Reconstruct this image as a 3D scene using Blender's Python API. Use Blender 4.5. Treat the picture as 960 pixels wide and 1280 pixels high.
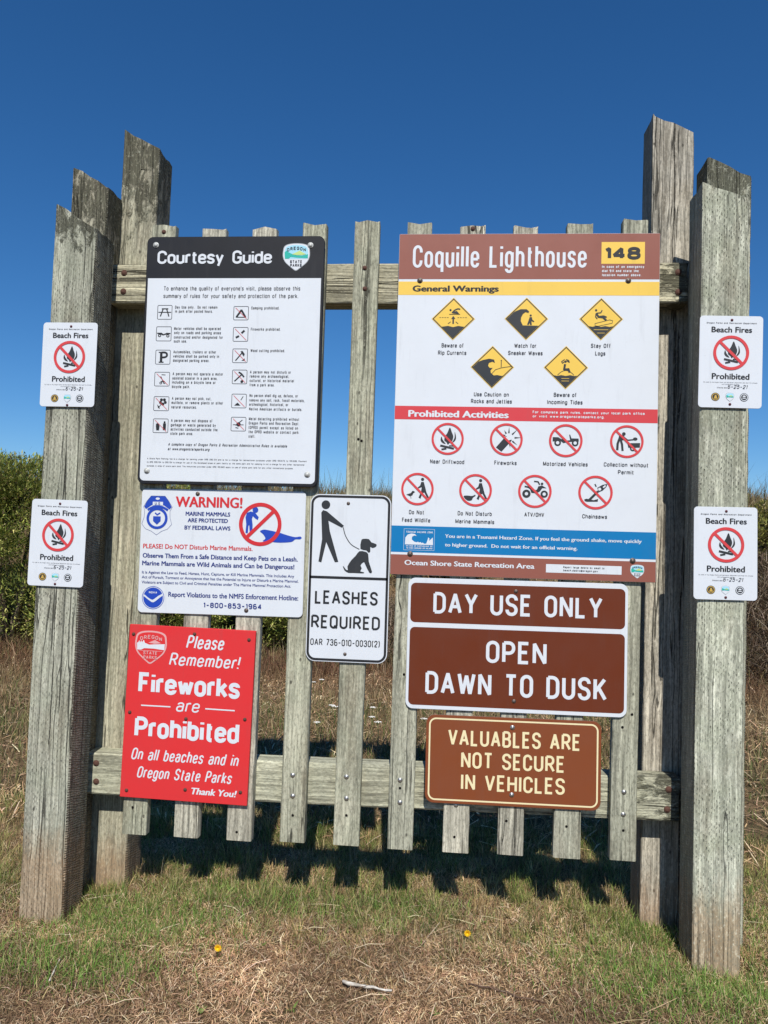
import bpy, math, random
import numpy as np
from mathutils import Matrix, Vector, noise
from mathutils.geometry import tessellate_polygon

random.seed(7)
rng = np.random.default_rng(11)
for o in list(bpy.data.objects):
    bpy.data.objects.remove(o, do_unlink=True)
SC = bpy.context.scene
COL = SC.collection

CAM = [-0.0, -2.73123, -0.0, 0.04518, -0.03271, 0.08101, 960.17496]
SIGNS = {'beach_lb': {'P': {}, 'T': [], 'h': 0.3015, 'pose': (-1.3435, -0.158, 1.2859, 0.0093), 'w': 0.201},
 'beach_lt': {'P': {}, 'T': [], 'h': 0.2986, 'pose': (-1.3364, -0.158, 1.9127, -0.0033), 'w': 0.1982},
 'beach_rb': {'P': {}, 'T': [], 'h': 0.3011, 'pose': (0.9054, -0.158, 1.3246, -0.0081), 'w': 0.1999},
 'beach_rt': {'P': {'bolt': [(0.1019, 0.0139, 0.0055), (0.1009, 0.2928, 0.0055)],
                    'logo': [(0.0543, 0.2692, 0.0137), (0.1452, 0.2689, 0.0137)],
                    'ring': [(0.1012, 0.1226, 0.0571)],
                    'shield': [[(0.0868, 0.2549), (0.1134, 0.2833)]]},
              'T': [('Oregon Parks and Recreation Department', 0.0216, 0.1813, 0.0261, 0.0046, 'h', 'ink', 0.18, 0), ('Beach Fires', 0.0374, 0.1663, 0.0547, 0.0179, 'b', 'black', 0.04, 0),
                    ('Prohibited', 0.0414, 0.1608, 0.2099, 0.0187, 'b', 'black', 0.04, 0),
                    ('By order of the Oregon Parks and Recreation Department and local fire officials', 0.0157, 0.1861, 0.2222, 0.0028, 'h', 'ink', 0.16, 0),
                    ('until further notice is given', 0.074, 0.1276, 0.2284, 0.0028, 'h', 'ink', 0.16, 0), ('Effective date', 0.059, 0.0904, 0.2402, 0.0038, 'h', 'ink', 0.16, 0),
                    ('6-25-21', 0.0919, 0.1559, 0.241, 0.0125, 'h', 'ink', 0.12, 0.25)],
              'h': 0.3048,
              'pose': (0.9142, -0.158, 1.9522, 0.0086),
              'w': 0.2015},
 'coquille': {'P': {'blue': [[(0.0004, 1.0537), (0.9143, 1.0505), (0.9146, 1.1415), (0.0016, 1.1492)]],
                    'bolt': [(0.0777, 0.1705, 0.0098), (0.8095, 0.1701, 0.0094), (0.0695, 1.1509, 0.0096), (0.8384, 1.1518, 0.0092)],
                    'box': [[(0.5439, 1.1711), (0.8016, 1.173), (0.8023, 1.2021), (0.5448, 1.2004)]],
                    'dia': [[(0.2012, 0.2335), (0.2748, 0.3088), (0.2014, 0.3849), (0.1259, 0.3097)], [(0.4576, 0.2328), (0.5324, 0.3073), (0.4574, 0.3825), (0.3841, 0.3082)],
                            [(0.7182, 0.2333), (0.7919, 0.3072), (0.7173, 0.3807), (0.6441, 0.3081)], [(0.3416, 0.4065), (0.4163, 0.4821), (0.3418, 0.5567), (0.2685, 0.4829)],
                            [(0.5997, 0.4056), (0.6743, 0.4816), (0.5973, 0.5554), (0.524, 0.4824)]],
                    'head': [[(-0.0007, 0.1651), (0.9152, 0.1669)]],
                    'numbox': [[(0.7156, 0.0315), (0.8651, 0.1097)]],
                    'red': [[(0.0004, 0.6269), (0.916, 0.6215), (0.9172, 0.6685), (0.0021, 0.6768)]],
                    'ring': [(0.1913, 0.7398, 0.0569), (0.3972, 0.7385, 0.0574), (0.6035, 0.7388, 0.058), (0.8126, 0.7382, 0.0572), (0.0892, 0.9205, 0.0576), (0.2938, 0.9201, 0.0573), (0.5003, 0.9191, 0.058),
                             (0.7086, 0.9184, 0.0589)],
                    'shield': [[(0.8306, 1.1646), (0.8782, 1.2123)]],
                    'wave': [[(0.0459, 1.0624), (0.1536, 1.1372)]],
                    'wl': [[(0.0016, 1.1492), (0.9146, 1.1415), (0.9148, 1.1498), (0.0019, 1.1578)]],
                    'yel': [[(-0.0004, 0.1739), (0.9165, 0.2229)]]},
              'T': [('Coquille Lighthouse', 0.05, 0.6645, 0.1239, 0.0823, 'h', 'white', 0.12, 0), ('148', 0.7255, 0.8505, 0.0952, 0.0458, 'h', 'black', 0.26, 0),
                    ('In case of an emergency', 0.7181, 0.8634, 0.125, 0.0096, 'h', 'white', 0.2, 0), ('dial 911 and state the', 0.7185, 0.8444, 0.1399, 0.0096, 'h', 'white', 0.2, 0),
                    ('location number above.', 0.7189, 0.854, 0.1547, 0.0096, 'h', 'white', 0.2, 0), ('General Warnings', 0.0519, 0.3594, 0.2096, 0.0206, 'b', 'black', 0.09, 0),
                    ('Beware of', 0.1613, 0.2394, 0.4124, 0.0152, 'h', 'ink', 0.15, 0), ('Rip Currents', 0.1493, 0.2498, 0.4389, 0.0152, 'h', 'ink', 0.15, 0),
                    ('Watch for', 0.4183, 0.4948, 0.4113, 0.015, 'h', 'ink', 0.15, 0), ('Sneaker Waves', 0.397, 0.5175, 0.4376, 0.015, 'h', 'ink', 0.15, 0),
                    ('Stay Off', 0.6845, 0.7523, 0.4093, 0.0148, 'h', 'ink', 0.15, 0), ('Logs', 0.6996, 0.7346, 0.4363, 0.0149, 'h', 'ink', 0.15, 0),
                    ('Use Caution on', 0.2801, 0.4026, 0.5864, 0.015, 'h', 'ink', 0.15, 0), ('Rocks and Jetties', 0.2703, 0.4138, 0.6109, 0.015, 'h', 'ink', 0.15, 0),
                    ('Beware of', 0.5592, 0.6378, 0.5846, 0.0149, 'h', 'ink', 0.15, 0), ('Incoming Tides', 0.5371, 0.6591, 0.6106, 0.0149, 'h', 'ink', 0.15, 0),
                    ('Near Driftwood', 0.1314, 0.2518, 0.8286, 0.015, 'h', 'ink', 0.15, 0), ('Fireworks', 0.3575, 0.4351, 0.8285, 0.0149, 'h', 'ink', 0.15, 0),
                    ('Motorized Vehicles', 0.5268, 0.6804, 0.8283, 0.0147, 'h', 'ink', 0.15, 0), ('Collection without', 0.7356, 0.8868, 0.8268, 0.0146, 'h', 'ink', 0.15, 0),
                    ('Permit', 0.7842, 0.8379, 0.8529, 0.0146, 'h', 'ink', 0.15, 0), ('Prohibited Activities', 0.0493, 0.4038, 0.6625, 0.0226, 'b', 'white', 0.08, 0),
                    ('For complete park rules, contact your local park office', 0.4871, 0.8721, 0.6444, 0.0095, 'h', 'white', 0.2, 0),
                    ('or visit www.oregonstateparks.org.', 0.4875, 0.7353, 0.659, 0.0095, 'h', 'white', 0.2, 0), ('Do Not', 0.0614, 0.115, 1.0104, 0.015, 'h', 'ink', 0.15, 0),
                    ('Feed Wildlife', 0.0376, 0.1374, 1.0383, 0.015, 'h', 'ink', 0.15, 0), ('Do Not Disturb', 0.2333, 0.3526, 1.0099, 0.0149, 'h', 'ink', 0.15, 0),
                    ('Marine Mammals', 0.2258, 0.3619, 1.0381, 0.0149, 'h', 'ink', 0.15, 0), ('ATV/OHV', 0.4655, 0.534, 1.0082, 0.0147, 'h', 'ink', 0.15, 0),
                    ('Chainsaws', 0.6649, 0.7496, 1.0094, 0.0146, 'h', 'ink', 0.15, 0),
                    ('You are in a Tsunami Hazard Zone. If you feel the ground shake, move quickly', 0.1903, 0.8681, 1.0901, 0.0116, 'b', 'white', 0.05, 0),
                    ('to higher ground.  Do not wait for an official warning.', 0.1913, 0.6505, 1.1206, 0.0116, 'b', 'white', 0.05, 0),
                    ('Ocean Shore State Recreation Area', 0.0505, 0.5041, 1.1898, 0.0169, 'b', 'white', 0.06, 0), ('Report large debris by email to', 0.6031, 0.7431, 1.1846, 0.0073, 'h', 'ink', 0.2, 0),
                    ('beach.debris@oregon.gov', 0.6034, 0.721, 1.1955, 0.0073, 'h', 'ink', 0.2, 0)],
              'h': 1.2248,
              'pose': (0.2641, -0.014, 1.8278, -0.0034),
              'w': 0.9174},
 'courtesy': {'P': {'cap': [(0.0337, 0.0315, 0.0105), (0.6086, 0.0349, 0.0102), (0.0345, 0.8646, 0.0106), (0.6235, 0.8671, 0.0101)],
                    'field': [[(0.0074, 0.1553), (0.637, 0.1622)]],
                    'fieldb': [[(0.0099, 0.895), (0.6475, 0.8938)]],
                    'icon': [[(0.0503, 0.256), (0.1039, 0.3075)], [(0.0489, 0.3353), (0.1044, 0.3877)], [(0.0497, 0.4216), (0.1041, 0.4735)], [(0.0494, 0.5031), (0.1049, 0.554)], [(0.0501, 0.593), (0.106, 0.6444)],
                             [(0.051, 0.6744), (0.1064, 0.7249)], [(0.3345, 0.2596), (0.3887, 0.3091)], [(0.3355, 0.3366), (0.3898, 0.3876)], [(0.3363, 0.4153), (0.3906, 0.4658)], [(0.3381, 0.4926), (0.3916, 0.5429)],
                             [(0.339, 0.5804), (0.3924, 0.6305)], [(0.34, 0.6645), (0.3938, 0.7145)]],
                    'shield': [[(0.5075, 0.0267), (0.6079, 0.1292)]]},
              'T': [('Courtesy Guide', 0.0415, 0.4686, 0.1019, 0.0494, 'h', 'white', 0.17, 0), ("To enhance the quality of everyone's visit, please observe this", 0.0696, 0.5763, 0.2009, 0.0159, 'h', 'ink', 0.13, 0),
                    ('summary of rules for your safety and protection of the park.', 0.0695, 0.5699, 0.2287, 0.0159, 'h', 'ink', 0.13, 0),
                    ('A complete copy of Oregon Parks & Recreation Administrative Rules is available', 0.1096, 0.548, 0.7716, 0.0103, 'h', 'ink', 0.15, 0.2),
                    ('at www.oregonstateparks.org', 0.1089, 0.2645, 0.7884, 0.0104, 'h', 'ink', 0.17, 0.2),
                    ('A State Park Parking fee is a charge for parking under ORS 390.124 and is not a charge for recreational purposes under ORS 105.672 to 105.696. Payment', 0.0339, 0.6204, 0.8224, 0.0056, 'h', 'ink',
                     0.15, 0),
                    ('to ORS 390.124 to 390.134 is charge for use of the developed areas at park facility at the same park and for camping is not a charge for any other recreational', 0.0329, 0.6117, 0.8352, 0.0056, 'h',
                     'ink', 0.15, 0),
                    ('purpose in area of state park land. The immunities provided under ORS 105.682 apply to use of state park land for any other recreational purpose.', 0.0337, 0.5715, 0.8488, 0.0055, 'h', 'ink', 0.15,
                     0),
                    ('Day Use only.  Do not remain', 0.115, 0.2731, 0.268, 0.0111, 'h', 'ink', 0.15, 0), ('in park after posted hours.', 0.1158, 0.256, 0.2831, 0.011, 'h', 'ink', 0.15, 0),
                    ('Motor vehicles shall be operated', 0.1146, 0.2883, 0.3468, 0.011, 'h', 'ink', 0.15, 0), ('only on roads and parking areas', 0.1155, 0.2899, 0.3623, 0.011, 'h', 'ink', 0.15, 0),
                    ('constructed and/or designated for', 0.1152, 0.2974, 0.3788, 0.011, 'h', 'ink', 0.15, 0), ('such use.', 0.1152, 0.164, 0.3934, 0.011, 'h', 'ink', 0.15, 0),
                    ('Automobiles, trailers or other', 0.1155, 0.2743, 0.433, 0.011, 'h', 'ink', 0.15, 0), ('vehicles shall be parked only in', 0.1152, 0.2862, 0.4489, 0.011, 'h', 'ink', 0.15, 0),
                    ('designated parking areas.', 0.1152, 0.2506, 0.4645, 0.0111, 'h', 'ink', 0.15, 0), ('A person may not operate a motor', 0.1159, 0.3033, 0.5136, 0.0111, 'h', 'ink', 0.15, 0),
                    ('assisted scooter in a park area,', 0.1157, 0.283, 0.5296, 0.0111, 'h', 'ink', 0.15, 0), ('including on a bicycle lane or', 0.115, 0.2771, 0.5447, 0.011, 'h', 'ink', 0.15, 0),
                    ('bicycle path.', 0.1151, 0.1818, 0.5609, 0.011, 'h', 'ink', 0.15, 0), ('A person may not pick, cut,', 0.117, 0.2635, 0.6037, 0.011, 'h', 'ink', 0.15, 0),
                    ('mutilate, or remove plants or other', 0.1159, 0.307, 0.6192, 0.011, 'h', 'ink', 0.15, 0), ('natural resources.', 0.116, 0.2104, 0.6356, 0.011, 'h', 'ink', 0.15, 0),
                    ('A person may not dispose of', 0.1171, 0.2703, 0.6846, 0.011, 'h', 'ink', 0.15, 0), ('garbage or waste generated by', 0.1165, 0.2834, 0.7008, 0.011, 'h', 'ink', 0.15, 0),
                    ('activities conducted outside the', 0.1166, 0.2905, 0.7167, 0.011, 'h', 'ink', 0.15, 0), ('state park area.', 0.1166, 0.2005, 0.7321, 0.011, 'h', 'ink', 0.15, 0),
                    ('Camping prohibited.', 0.3988, 0.5021, 0.2704, 0.011, 'h', 'ink', 0.15, 0), ('Fireworks prohibited.', 0.3999, 0.5087, 0.3482, 0.0109, 'h', 'ink', 0.15, 0),
                    ('Wood cutting prohibited.', 0.4017, 0.5276, 0.4264, 0.0109, 'h', 'ink', 0.15, 0), ('A person may not disturb or', 0.4025, 0.5523, 0.5045, 0.0109, 'h', 'ink', 0.15, 0),
                    ('remove any archaeological,', 0.4022, 0.5458, 0.5199, 0.011, 'h', 'ink', 0.15, 0), ('cultural, or historical material', 0.4023, 0.5641, 0.5357, 0.0109, 'h', 'ink', 0.15, 0),
                    ('from a park area.', 0.4024, 0.4935, 0.5514, 0.0109, 'h', 'ink', 0.15, 0), ('No person shall dig up, deface, or', 0.4036, 0.5803, 0.5901, 0.0109, 'h', 'ink', 0.15, 0),
                    ('remove any soil, rock, fossil materials,', 0.4033, 0.6054, 0.6069, 0.0109, 'h', 'ink', 0.15, 0), ('archeological, historical, or', 0.4038, 0.5463, 0.6223, 0.0109, 'h', 'ink', 0.15, 0),
                    ('Native American artifacts or burials.', 0.4039, 0.5973, 0.6391, 0.0109, 'h', 'ink', 0.15, 0), ('Metal detecting prohibited without', 0.4043, 0.5882, 0.6746, 0.0109, 'h', 'ink', 0.15, 0),
                    ('Oregon Parks and Recreation Dept.', 0.4044, 0.5883, 0.6903, 0.0109, 'h', 'ink', 0.15, 0), ('(OPRD) permit except as listed on', 0.4045, 0.5847, 0.7063, 0.0109, 'h', 'ink', 0.15, 0),
                    ('the OPRD website or contact park', 0.4045, 0.587, 0.7218, 0.0109, 'h', 'ink', 0.15, 0), ('staff.', 0.4054, 0.4293, 0.7381, 0.011, 'h', 'ink', 0.15, 0)],
              'h': 0.9112,
              'pose': (-0.7941, -0.03, 1.968, -0.0055),
              'w': 0.6595},
 'dayuse': {'P': {'bolt': [(0.3764, 0.0373, 0.0073), (0.3765, 0.4173, 0.0082)],
                  'f1': [[(0.0143, 0.0171), (0.7494, 0.1517)]],
                  'f1c': [[(0.0143, 0.0171), (0.7486, 0.0179), (0.7495, 0.1536), (0.0141, 0.1586)]],
                  'f2': [[(0.0116, 0.1717), (0.7524, 0.4433)]],
                  'f2c': [[(0.0135, 0.1735), (0.7498, 0.1719), (0.7506, 0.4415), (0.0108, 0.4457)]]},
            'T': [('DAY USE ONLY', 0.0897, 0.6735, 0.1234, 0.0756, 'h', 'white', 0.15, 0), ('OPEN', 0.277, 0.4855, 0.2885, 0.0774, 'h', 'white', 0.15, 0),
                  ('DAWN TO DUSK', 0.0685, 0.691, 0.4037, 0.0791, 'h', 'white', 0.15, 0)],
            'h': 0.4573,
            'pose': (0.255, -0.01, 0.978, -0.0057),
            'w': 0.76},
 'fireworks': {'P': {'bolt': [(0.0163, 0.0347, 0.0075), (0.4409, 0.0325, 0.0074), (0.019, 0.3143, 0.0074), (0.441, 0.3136, 0.0073), (0.0241, 0.5908, 0.0075), (0.4387, 0.5692, 0.0073), (0.2411, 0.0227, 0.0074),
                              (0.2268, 0.3253, 0.0074), (0.2384, 0.5739, 0.0073)],
                     'rule': [[(0.0595, 0.2867), (0.1677, 0.286)], [(0.2953, 0.2848), (0.4028, 0.2852)]],
                     'shield': [[(0.0239, 0.0192), (0.1413, 0.1389)]]},
               'T': [('Please', 0.2117, 0.355, 0.0753, 0.0485, 'h', 'white', 0.13, 0.2), ('Remember!', 0.1524, 0.4148, 0.1389, 0.0462, 'h', 'white', 0.13, 0.2),
                     ('Fireworks', 0.0454, 0.4174, 0.2441, 0.0753, 'h', 'white', 0.19, 0), ('are', 0.1869, 0.278, 0.3013, 0.0459, 'h', 'white', 0.12, 0.2),
                     ('Prohibited', 0.0405, 0.423, 0.4014, 0.0748, 'h', 'white', 0.19, 0), ('On all beaches and in', 0.0321, 0.4298, 0.4803, 0.0423, 'h', 'white', 0.125, 0.2),
                     ('Oregon State Parks', 0.0571, 0.4081, 0.5433, 0.041, 'h', 'white', 0.125, 0.2), ('Thank You!', 0.2608, 0.4262, 0.5874, 0.0221, 'b', 'white', 0.06, 0.22)],
               'h': 0.6152,
               'pose': (-0.9005, -0.018, 0.6899, 0.0127),
               'w': 0.4641},
 'leashes': {'P': {'bolt': [(0.1368, 0.0312, 0.0056), (0.1414, 0.5656, 0.0056)],
                   'div': [[(-0.0006, 0.2965), (0.2792, 0.2972)]],
                   'dog': [[(0.1817, 0.2003), (0.2035, 0.2018), (0.2136, 0.2101), (0.2166, 0.2371), (0.2291, 0.2722), (0.2195, 0.2757), (0.2034, 0.2457), (0.1983, 0.2388), (0.1873, 0.25), (0.192, 0.2606),
                            (0.187, 0.2715), (0.199, 0.2743), (0.198, 0.2786), (0.1603, 0.2783), (0.1441, 0.2783), (0.1303, 0.2696), (0.1243, 0.2553), (0.1281, 0.2573), (0.1356, 0.2668), (0.1426, 0.2681),
                            (0.1405, 0.2558), (0.1532, 0.2338), (0.1688, 0.2171)]],
                   'doghead': [[(0.1869, 0.1629), (0.1938, 0.1561), (0.2145, 0.1565), (0.2231, 0.1672), (0.2418, 0.1738), (0.2399, 0.1831), (0.2275, 0.1879), (0.2203, 0.1838), (0.2208, 0.2001), (0.2145, 0.2047),
                                (0.2061, 0.1968), (0.1852, 0.192)]],
                   'head': [(0.056, 0.0377, 0.0157)],
                   'leash': [[(0.121, 0.117), (0.1305, 0.1472), (0.1509, 0.1767), (0.1815, 0.1938)]],
                   'man': [[(0.0403, 0.0664), (0.0465, 0.0572), (0.0605, 0.0613), (0.1235, 0.1114), (0.1167, 0.1188), (0.0672, 0.0948), (0.0734, 0.1324), (0.1074, 0.2408), (0.095, 0.2423), (0.0616, 0.1714),
                            (0.0463, 0.2444), (0.0358, 0.241), (0.0463, 0.1609)]]},
             'T': [('LEASHES', 0.0273, 0.2524, 0.391, 0.0482, 'h', 'black', 0.15, 0), ('REQUIRED', 0.0168, 0.2628, 0.4774, 0.0472, 'h', 'black', 0.15, 0),
                   ('OAR 736-010-0030(2)', 0.0161, 0.2644, 0.5375, 0.0232, 'h', 'black', 0.13, 0)],
             'h': 0.5948,
             'pose': (-0.34, -0.01, 1.1942, -0.0034),
             'w': 0.2909},
 'valuables': {'P': {'bolt': [(0.2981, 0.0329, 0.011), (0.2994, 0.2625, 0.0108)]},
               'T': [('VALUABLES ARE', 0.077, 0.5304, 0.103, 0.0566, 'h', 'cream', 0.145, 0), ('NOT SECURE', 0.1234, 0.4781, 0.1794, 0.0564, 'h', 'cream', 0.145, 0),
                     ('IN VEHICLES', 0.1244, 0.4793, 0.2542, 0.0561, 'h', 'cream', 0.145, 0)],
               'h': 0.303,
               'pose': (0.2531, -0.01, 0.5807, -0.0082),
               'w': 0.6007},
 'warning': {'P': {'badge': [[(0.004, 0.0262), (0.1169, 0.1692)]],
                   'bolt': [(0.2088, 0.0155, 0.0092), (0.4024, 0.4314, 0.0097)],
                   'head': [(0.4239, 0.0699, 0.0106)],
                   'man': [[(0.3931, 0.0808), (0.4071, 0.0754), (0.423, 0.0797), (0.4367, 0.0954), (0.4337, 0.106), (0.4242, 0.1007), (0.4152, 0.0926), (0.4122, 0.1032), (0.4155, 0.1241), (0.415, 0.1535),
                            (0.4059, 0.1559), (0.4027, 0.1246), (0.4001, 0.1282), (0.3987, 0.1547), (0.3901, 0.1536), (0.3919, 0.1214), (0.3883, 0.0971)]],
                   'noaa': [(0.057, 0.3961, 0.0398)],
                   'ring': [(0.4431, 0.1211, 0.0781)],
                   'seal': [[(0.443, 0.1462), (0.4548, 0.1403), (0.4712, 0.1411), (0.5108, 0.1488), (0.5433, 0.1582), (0.572, 0.1642), (0.5897, 0.1615), (0.5957, 0.1669), (0.5888, 0.172), (0.5724, 0.1725),
                             (0.5587, 0.1821), (0.5197, 0.1855), (0.4913, 0.1843), (0.4768, 0.1799), (0.4642, 0.1832), (0.4541, 0.1807), (0.4636, 0.172), (0.4557, 0.1577)]]},
             'T': [('WARNING!', 0.1275, 0.3756, 0.0636, 0.0365, 'b', 'red', 0.05, 0), ('MARINE MAMMALS', 0.1665, 0.3319, 0.0952, 0.014, 'b', 'navy', 0.05, 0),
                   ('ARE PROTECTED', 0.1751, 0.3241, 0.1187, 0.0139, 'b', 'navy', 0.05, 0), ('BY FEDERAL LAWS', 0.1642, 0.3342, 0.1456, 0.0139, 'b', 'navy', 0.05, 0),
                   ('PLEASE! Do NOT Disturb Marine Mammals.', 0.0125, 0.4184, 0.2172, 0.0159, 'b', 'red', 0.03, 0),
                   ('Observe Them From a Safe Distance and Keep Pets on a Leash.', 0.0121, 0.584, 0.2511, 0.0158, 'b', 'navy', 0.045, 0),
                   ('Marine Mammals are Wild Animals and Can be Dangerous!', 0.0113, 0.5726, 0.279, 0.0158, 'b', 'navy', 0.045, 0),
                   ('It is Against the Law to Feed, Harass, Hunt, Capture, or Kill Marine Mammals. This Includes Any', 0.0121, 0.5728, 0.3092, 0.0096, 'b', 'navy', 0.02, 0),
                   ('Act of Pursuit, Torment or Annoyance that has the Potential to Injure or Disturb a Marine Mammal.', 0.012, 0.5891, 0.3267, 0.0096, 'b', 'navy', 0.02, 0),
                   ('Violators are Subject to Civil and Criminal Penalties under The Marine Mammal Protection Act.', 0.012, 0.5618, 0.345, 0.0095, 'b', 'navy', 0.02, 0),
                   ('Report Violations to the NMFS Enforcement Hotline:', 0.1132, 0.5901, 0.3901, 0.017, 'b', 'navy', 0.035, 0), ('1-800-853-1964', 0.2444, 0.4583, 0.4263, 0.019, 'h', 'navy', 0.19, 0)],
             'h': 0.4508,
             'pose': (-0.8056, -0.008, 1.2709, -0.0077),
             'w': 0.6071}}
SLATS = [(-1.0779, 2.4768, -1.0857, 0.2489), (-0.8862, 2.4766, -0.8942, 0.2495), (-0.6965, 2.4764, -0.702, 0.2503), (-0.5089, 2.4791, -0.5093, 0.2568), (-0.3174, 2.4789, -0.3185, 0.2577), (-0.1252, 2.4816, -0.127, 0.256), (0.0649, 2.4843, 0.0649, 0.2572), (0.2559, 2.484, 0.2546, 0.2612), (0.4447, 2.4837, 0.445, 0.2625), (0.6397, 2.4863, 0.6357, 0.2668)]
RAIL_BOLTS = [(-1.2397, 2.3115), (-1.2394, 2.241), (-1.2553, 0.4817), (-1.2519, 0.4152), (0.7995, 2.3222), (0.8006, 2.2499), (0.7944, 0.5036), (0.7901, 0.4352)]
SLAT_SCREWS = [(-0.3208, 2.319), (-0.3182, 2.2423), (-0.5154, 0.4905), (-0.5127, 0.418), (-0.3241, 0.4956), (-0.3214, 0.4208), (-0.1347, 0.4952), (-0.1322, 0.418), (0.0631, 0.4212), (0.6342, 0.498), (0.6329, 0.4224), (-1.0768, 2.4526), (0.0655, 2.4637)]
SLAT_HOLES = [(-1.0934, 0.3447), (-0.7091, 0.2806), (-0.5101, 0.3513), (-0.3194, 0.3627), (-0.3109, 1.6877), (-0.3227, 1.6932), (-0.1338, 0.4676), (0.0606, 0.3116), (0.238, 0.377), (0.4426, 0.3704), (0.6339, 0.3686), (-0.1322, 0.8627), (0.6248, 0.7171), (0.6563, 0.7622)]
GROUND = {'dandelion': [(-0.677, -0.301), (0.108, -0.085)], 'stick': [(-0.267, -0.402), (-0.118, -0.423)], 'twig': [(0.106, -0.359), (0.328, -0.425)], 'white': [(-1.041, 3.959), (-1.069, 3.675), (-0.807, 3.001), (-0.75, 2.731), (-0.49, 2.876), (-0.48, 2.714), (-0.402, 2.271), (-0.81, 2.339), (-0.114, 2.695)], 'straw': [(-1.113, -0.512), (-1.14, -0.399)], 'shade': [(0.063, 0.25), (-0.255, 2.31)]}

EYE = 1.31          # height of the camera above the turf

# ------------------------------------------------------------------ camera
cx, cy, cz, rx, ry, rz, F = CAM
M = Matrix.Rotation(rz, 3, 'Z') @ Matrix.Rotation(rx, 3, 'X') @ Matrix.Rotation(ry, 3, 'Y')
cam_data = bpy.data.cameras.new('camera')
cam_data.sensor_fit = 'VERTICAL'
cam_data.sensor_height = 24.0
cam_data.lens = F / 1280 * 24.0
cam_data.clip_start = 0.05
cam_data.clip_end = 3000
cam = bpy.data.objects.new('camera', cam_data)
COL.objects.link(cam)
cm = Matrix((M.col[0], M.col[2], -M.col[1])).transposed().to_4x4()
cm.translation = Vector((cx, cy, cz + EYE))
cam.matrix_world = cm
SC.camera = cam

# ------------------------------------------------------------------ sky, sun, exposure
SUN = Vector((0.10, -1.0, 1.05)).normalized()        # direction towards the sun
elev = math.asin(SUN.z)
azim = math.atan2(SUN.x, SUN.y)
world = bpy.data.worlds.new('World')
SC.world = world
world.use_nodes = True
wn = world.node_tree
wn.nodes.clear()
sky = wn.nodes.new('ShaderNodeTexSky')
sky.sky_type = 'NISHITA'
sky.sun_disc = False
sky.sun_elevation = elev
sky.sun_rotation = azim
sky.altitude = 0
sky.air_density = 1.0
sky.dust_density = 0.0
sky.ozone_density = 10.0
bg = wn.nodes.new('ShaderNodeBackground')
bg.inputs['Strength'].default_value = 0.10
wo = wn.nodes.new('ShaderNodeOutputWorld')
hsv = wn.nodes.new('ShaderNodeHueSaturation')       # the deep, saturated blue of a clear coastal day
hsv.inputs['Saturation'].default_value = 1.14
wn.links.new(sky.outputs[0], hsv.inputs['Color'])
wn.links.new(hsv.outputs[0], bg.inputs[0])
wn.links.new(bg.outputs[0], wo.inputs[0])
sl = bpy.data.lights.new('sun', 'SUN')
sl.energy = 4.9
sl.angle = math.radians(0.53)
sl.color = (1.0, 0.955, 0.88)
sun = bpy.data.objects.new('sun', sl)
COL.objects.link(sun)
sun.rotation_euler = SUN.to_track_quat('Z', 'Y').to_euler()
sun.location = (0, -6, 8)
SC.view_settings.view_transform = 'Standard'
SC.view_settings.look = 'None'
SC.view_settings.gamma = 1
SC.view_settings.exposure = 0.0
SC.render.engine = 'CYCLES'
SC.render.resolution_x = 768
SC.render.resolution_y = 1024

# ------------------------------------------------------------------ object helpers
def tag(o, label=None, cat=None, group=None, kind=None):
    if label: o['label'] = label
    if cat: o['category'] = cat
    if group: o['group'] = group
    if kind: o['kind'] = kind
    return o

def link(name, mesh, parent=None, mat=None):
    o = bpy.data.objects.new(name, mesh)
    COL.objects.link(o)
    if mat is not None and mesh is not None and not mesh.materials:
        mesh.materials.append(mat)
    if parent is not None:
        o.parent = parent
    return o

def empty(name, loc, label, cat, group=None, rot=None):
    o = bpy.data.objects.new(name, None)
    o.empty_display_size = 0.1
    COL.objects.link(o)
    o.location = loc
    if rot: o.rotation_euler = rot
    return tag(o, label, cat, group)

def mesh_from(name, v, f, smooth=False):
    m = bpy.data.meshes.new(name)
    m.from_pydata(v, [], f)
    if smooth:
        m.polygons.foreach_set('use_smooth', [True] * len(m.polygons))
    m.update()
    return m

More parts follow.
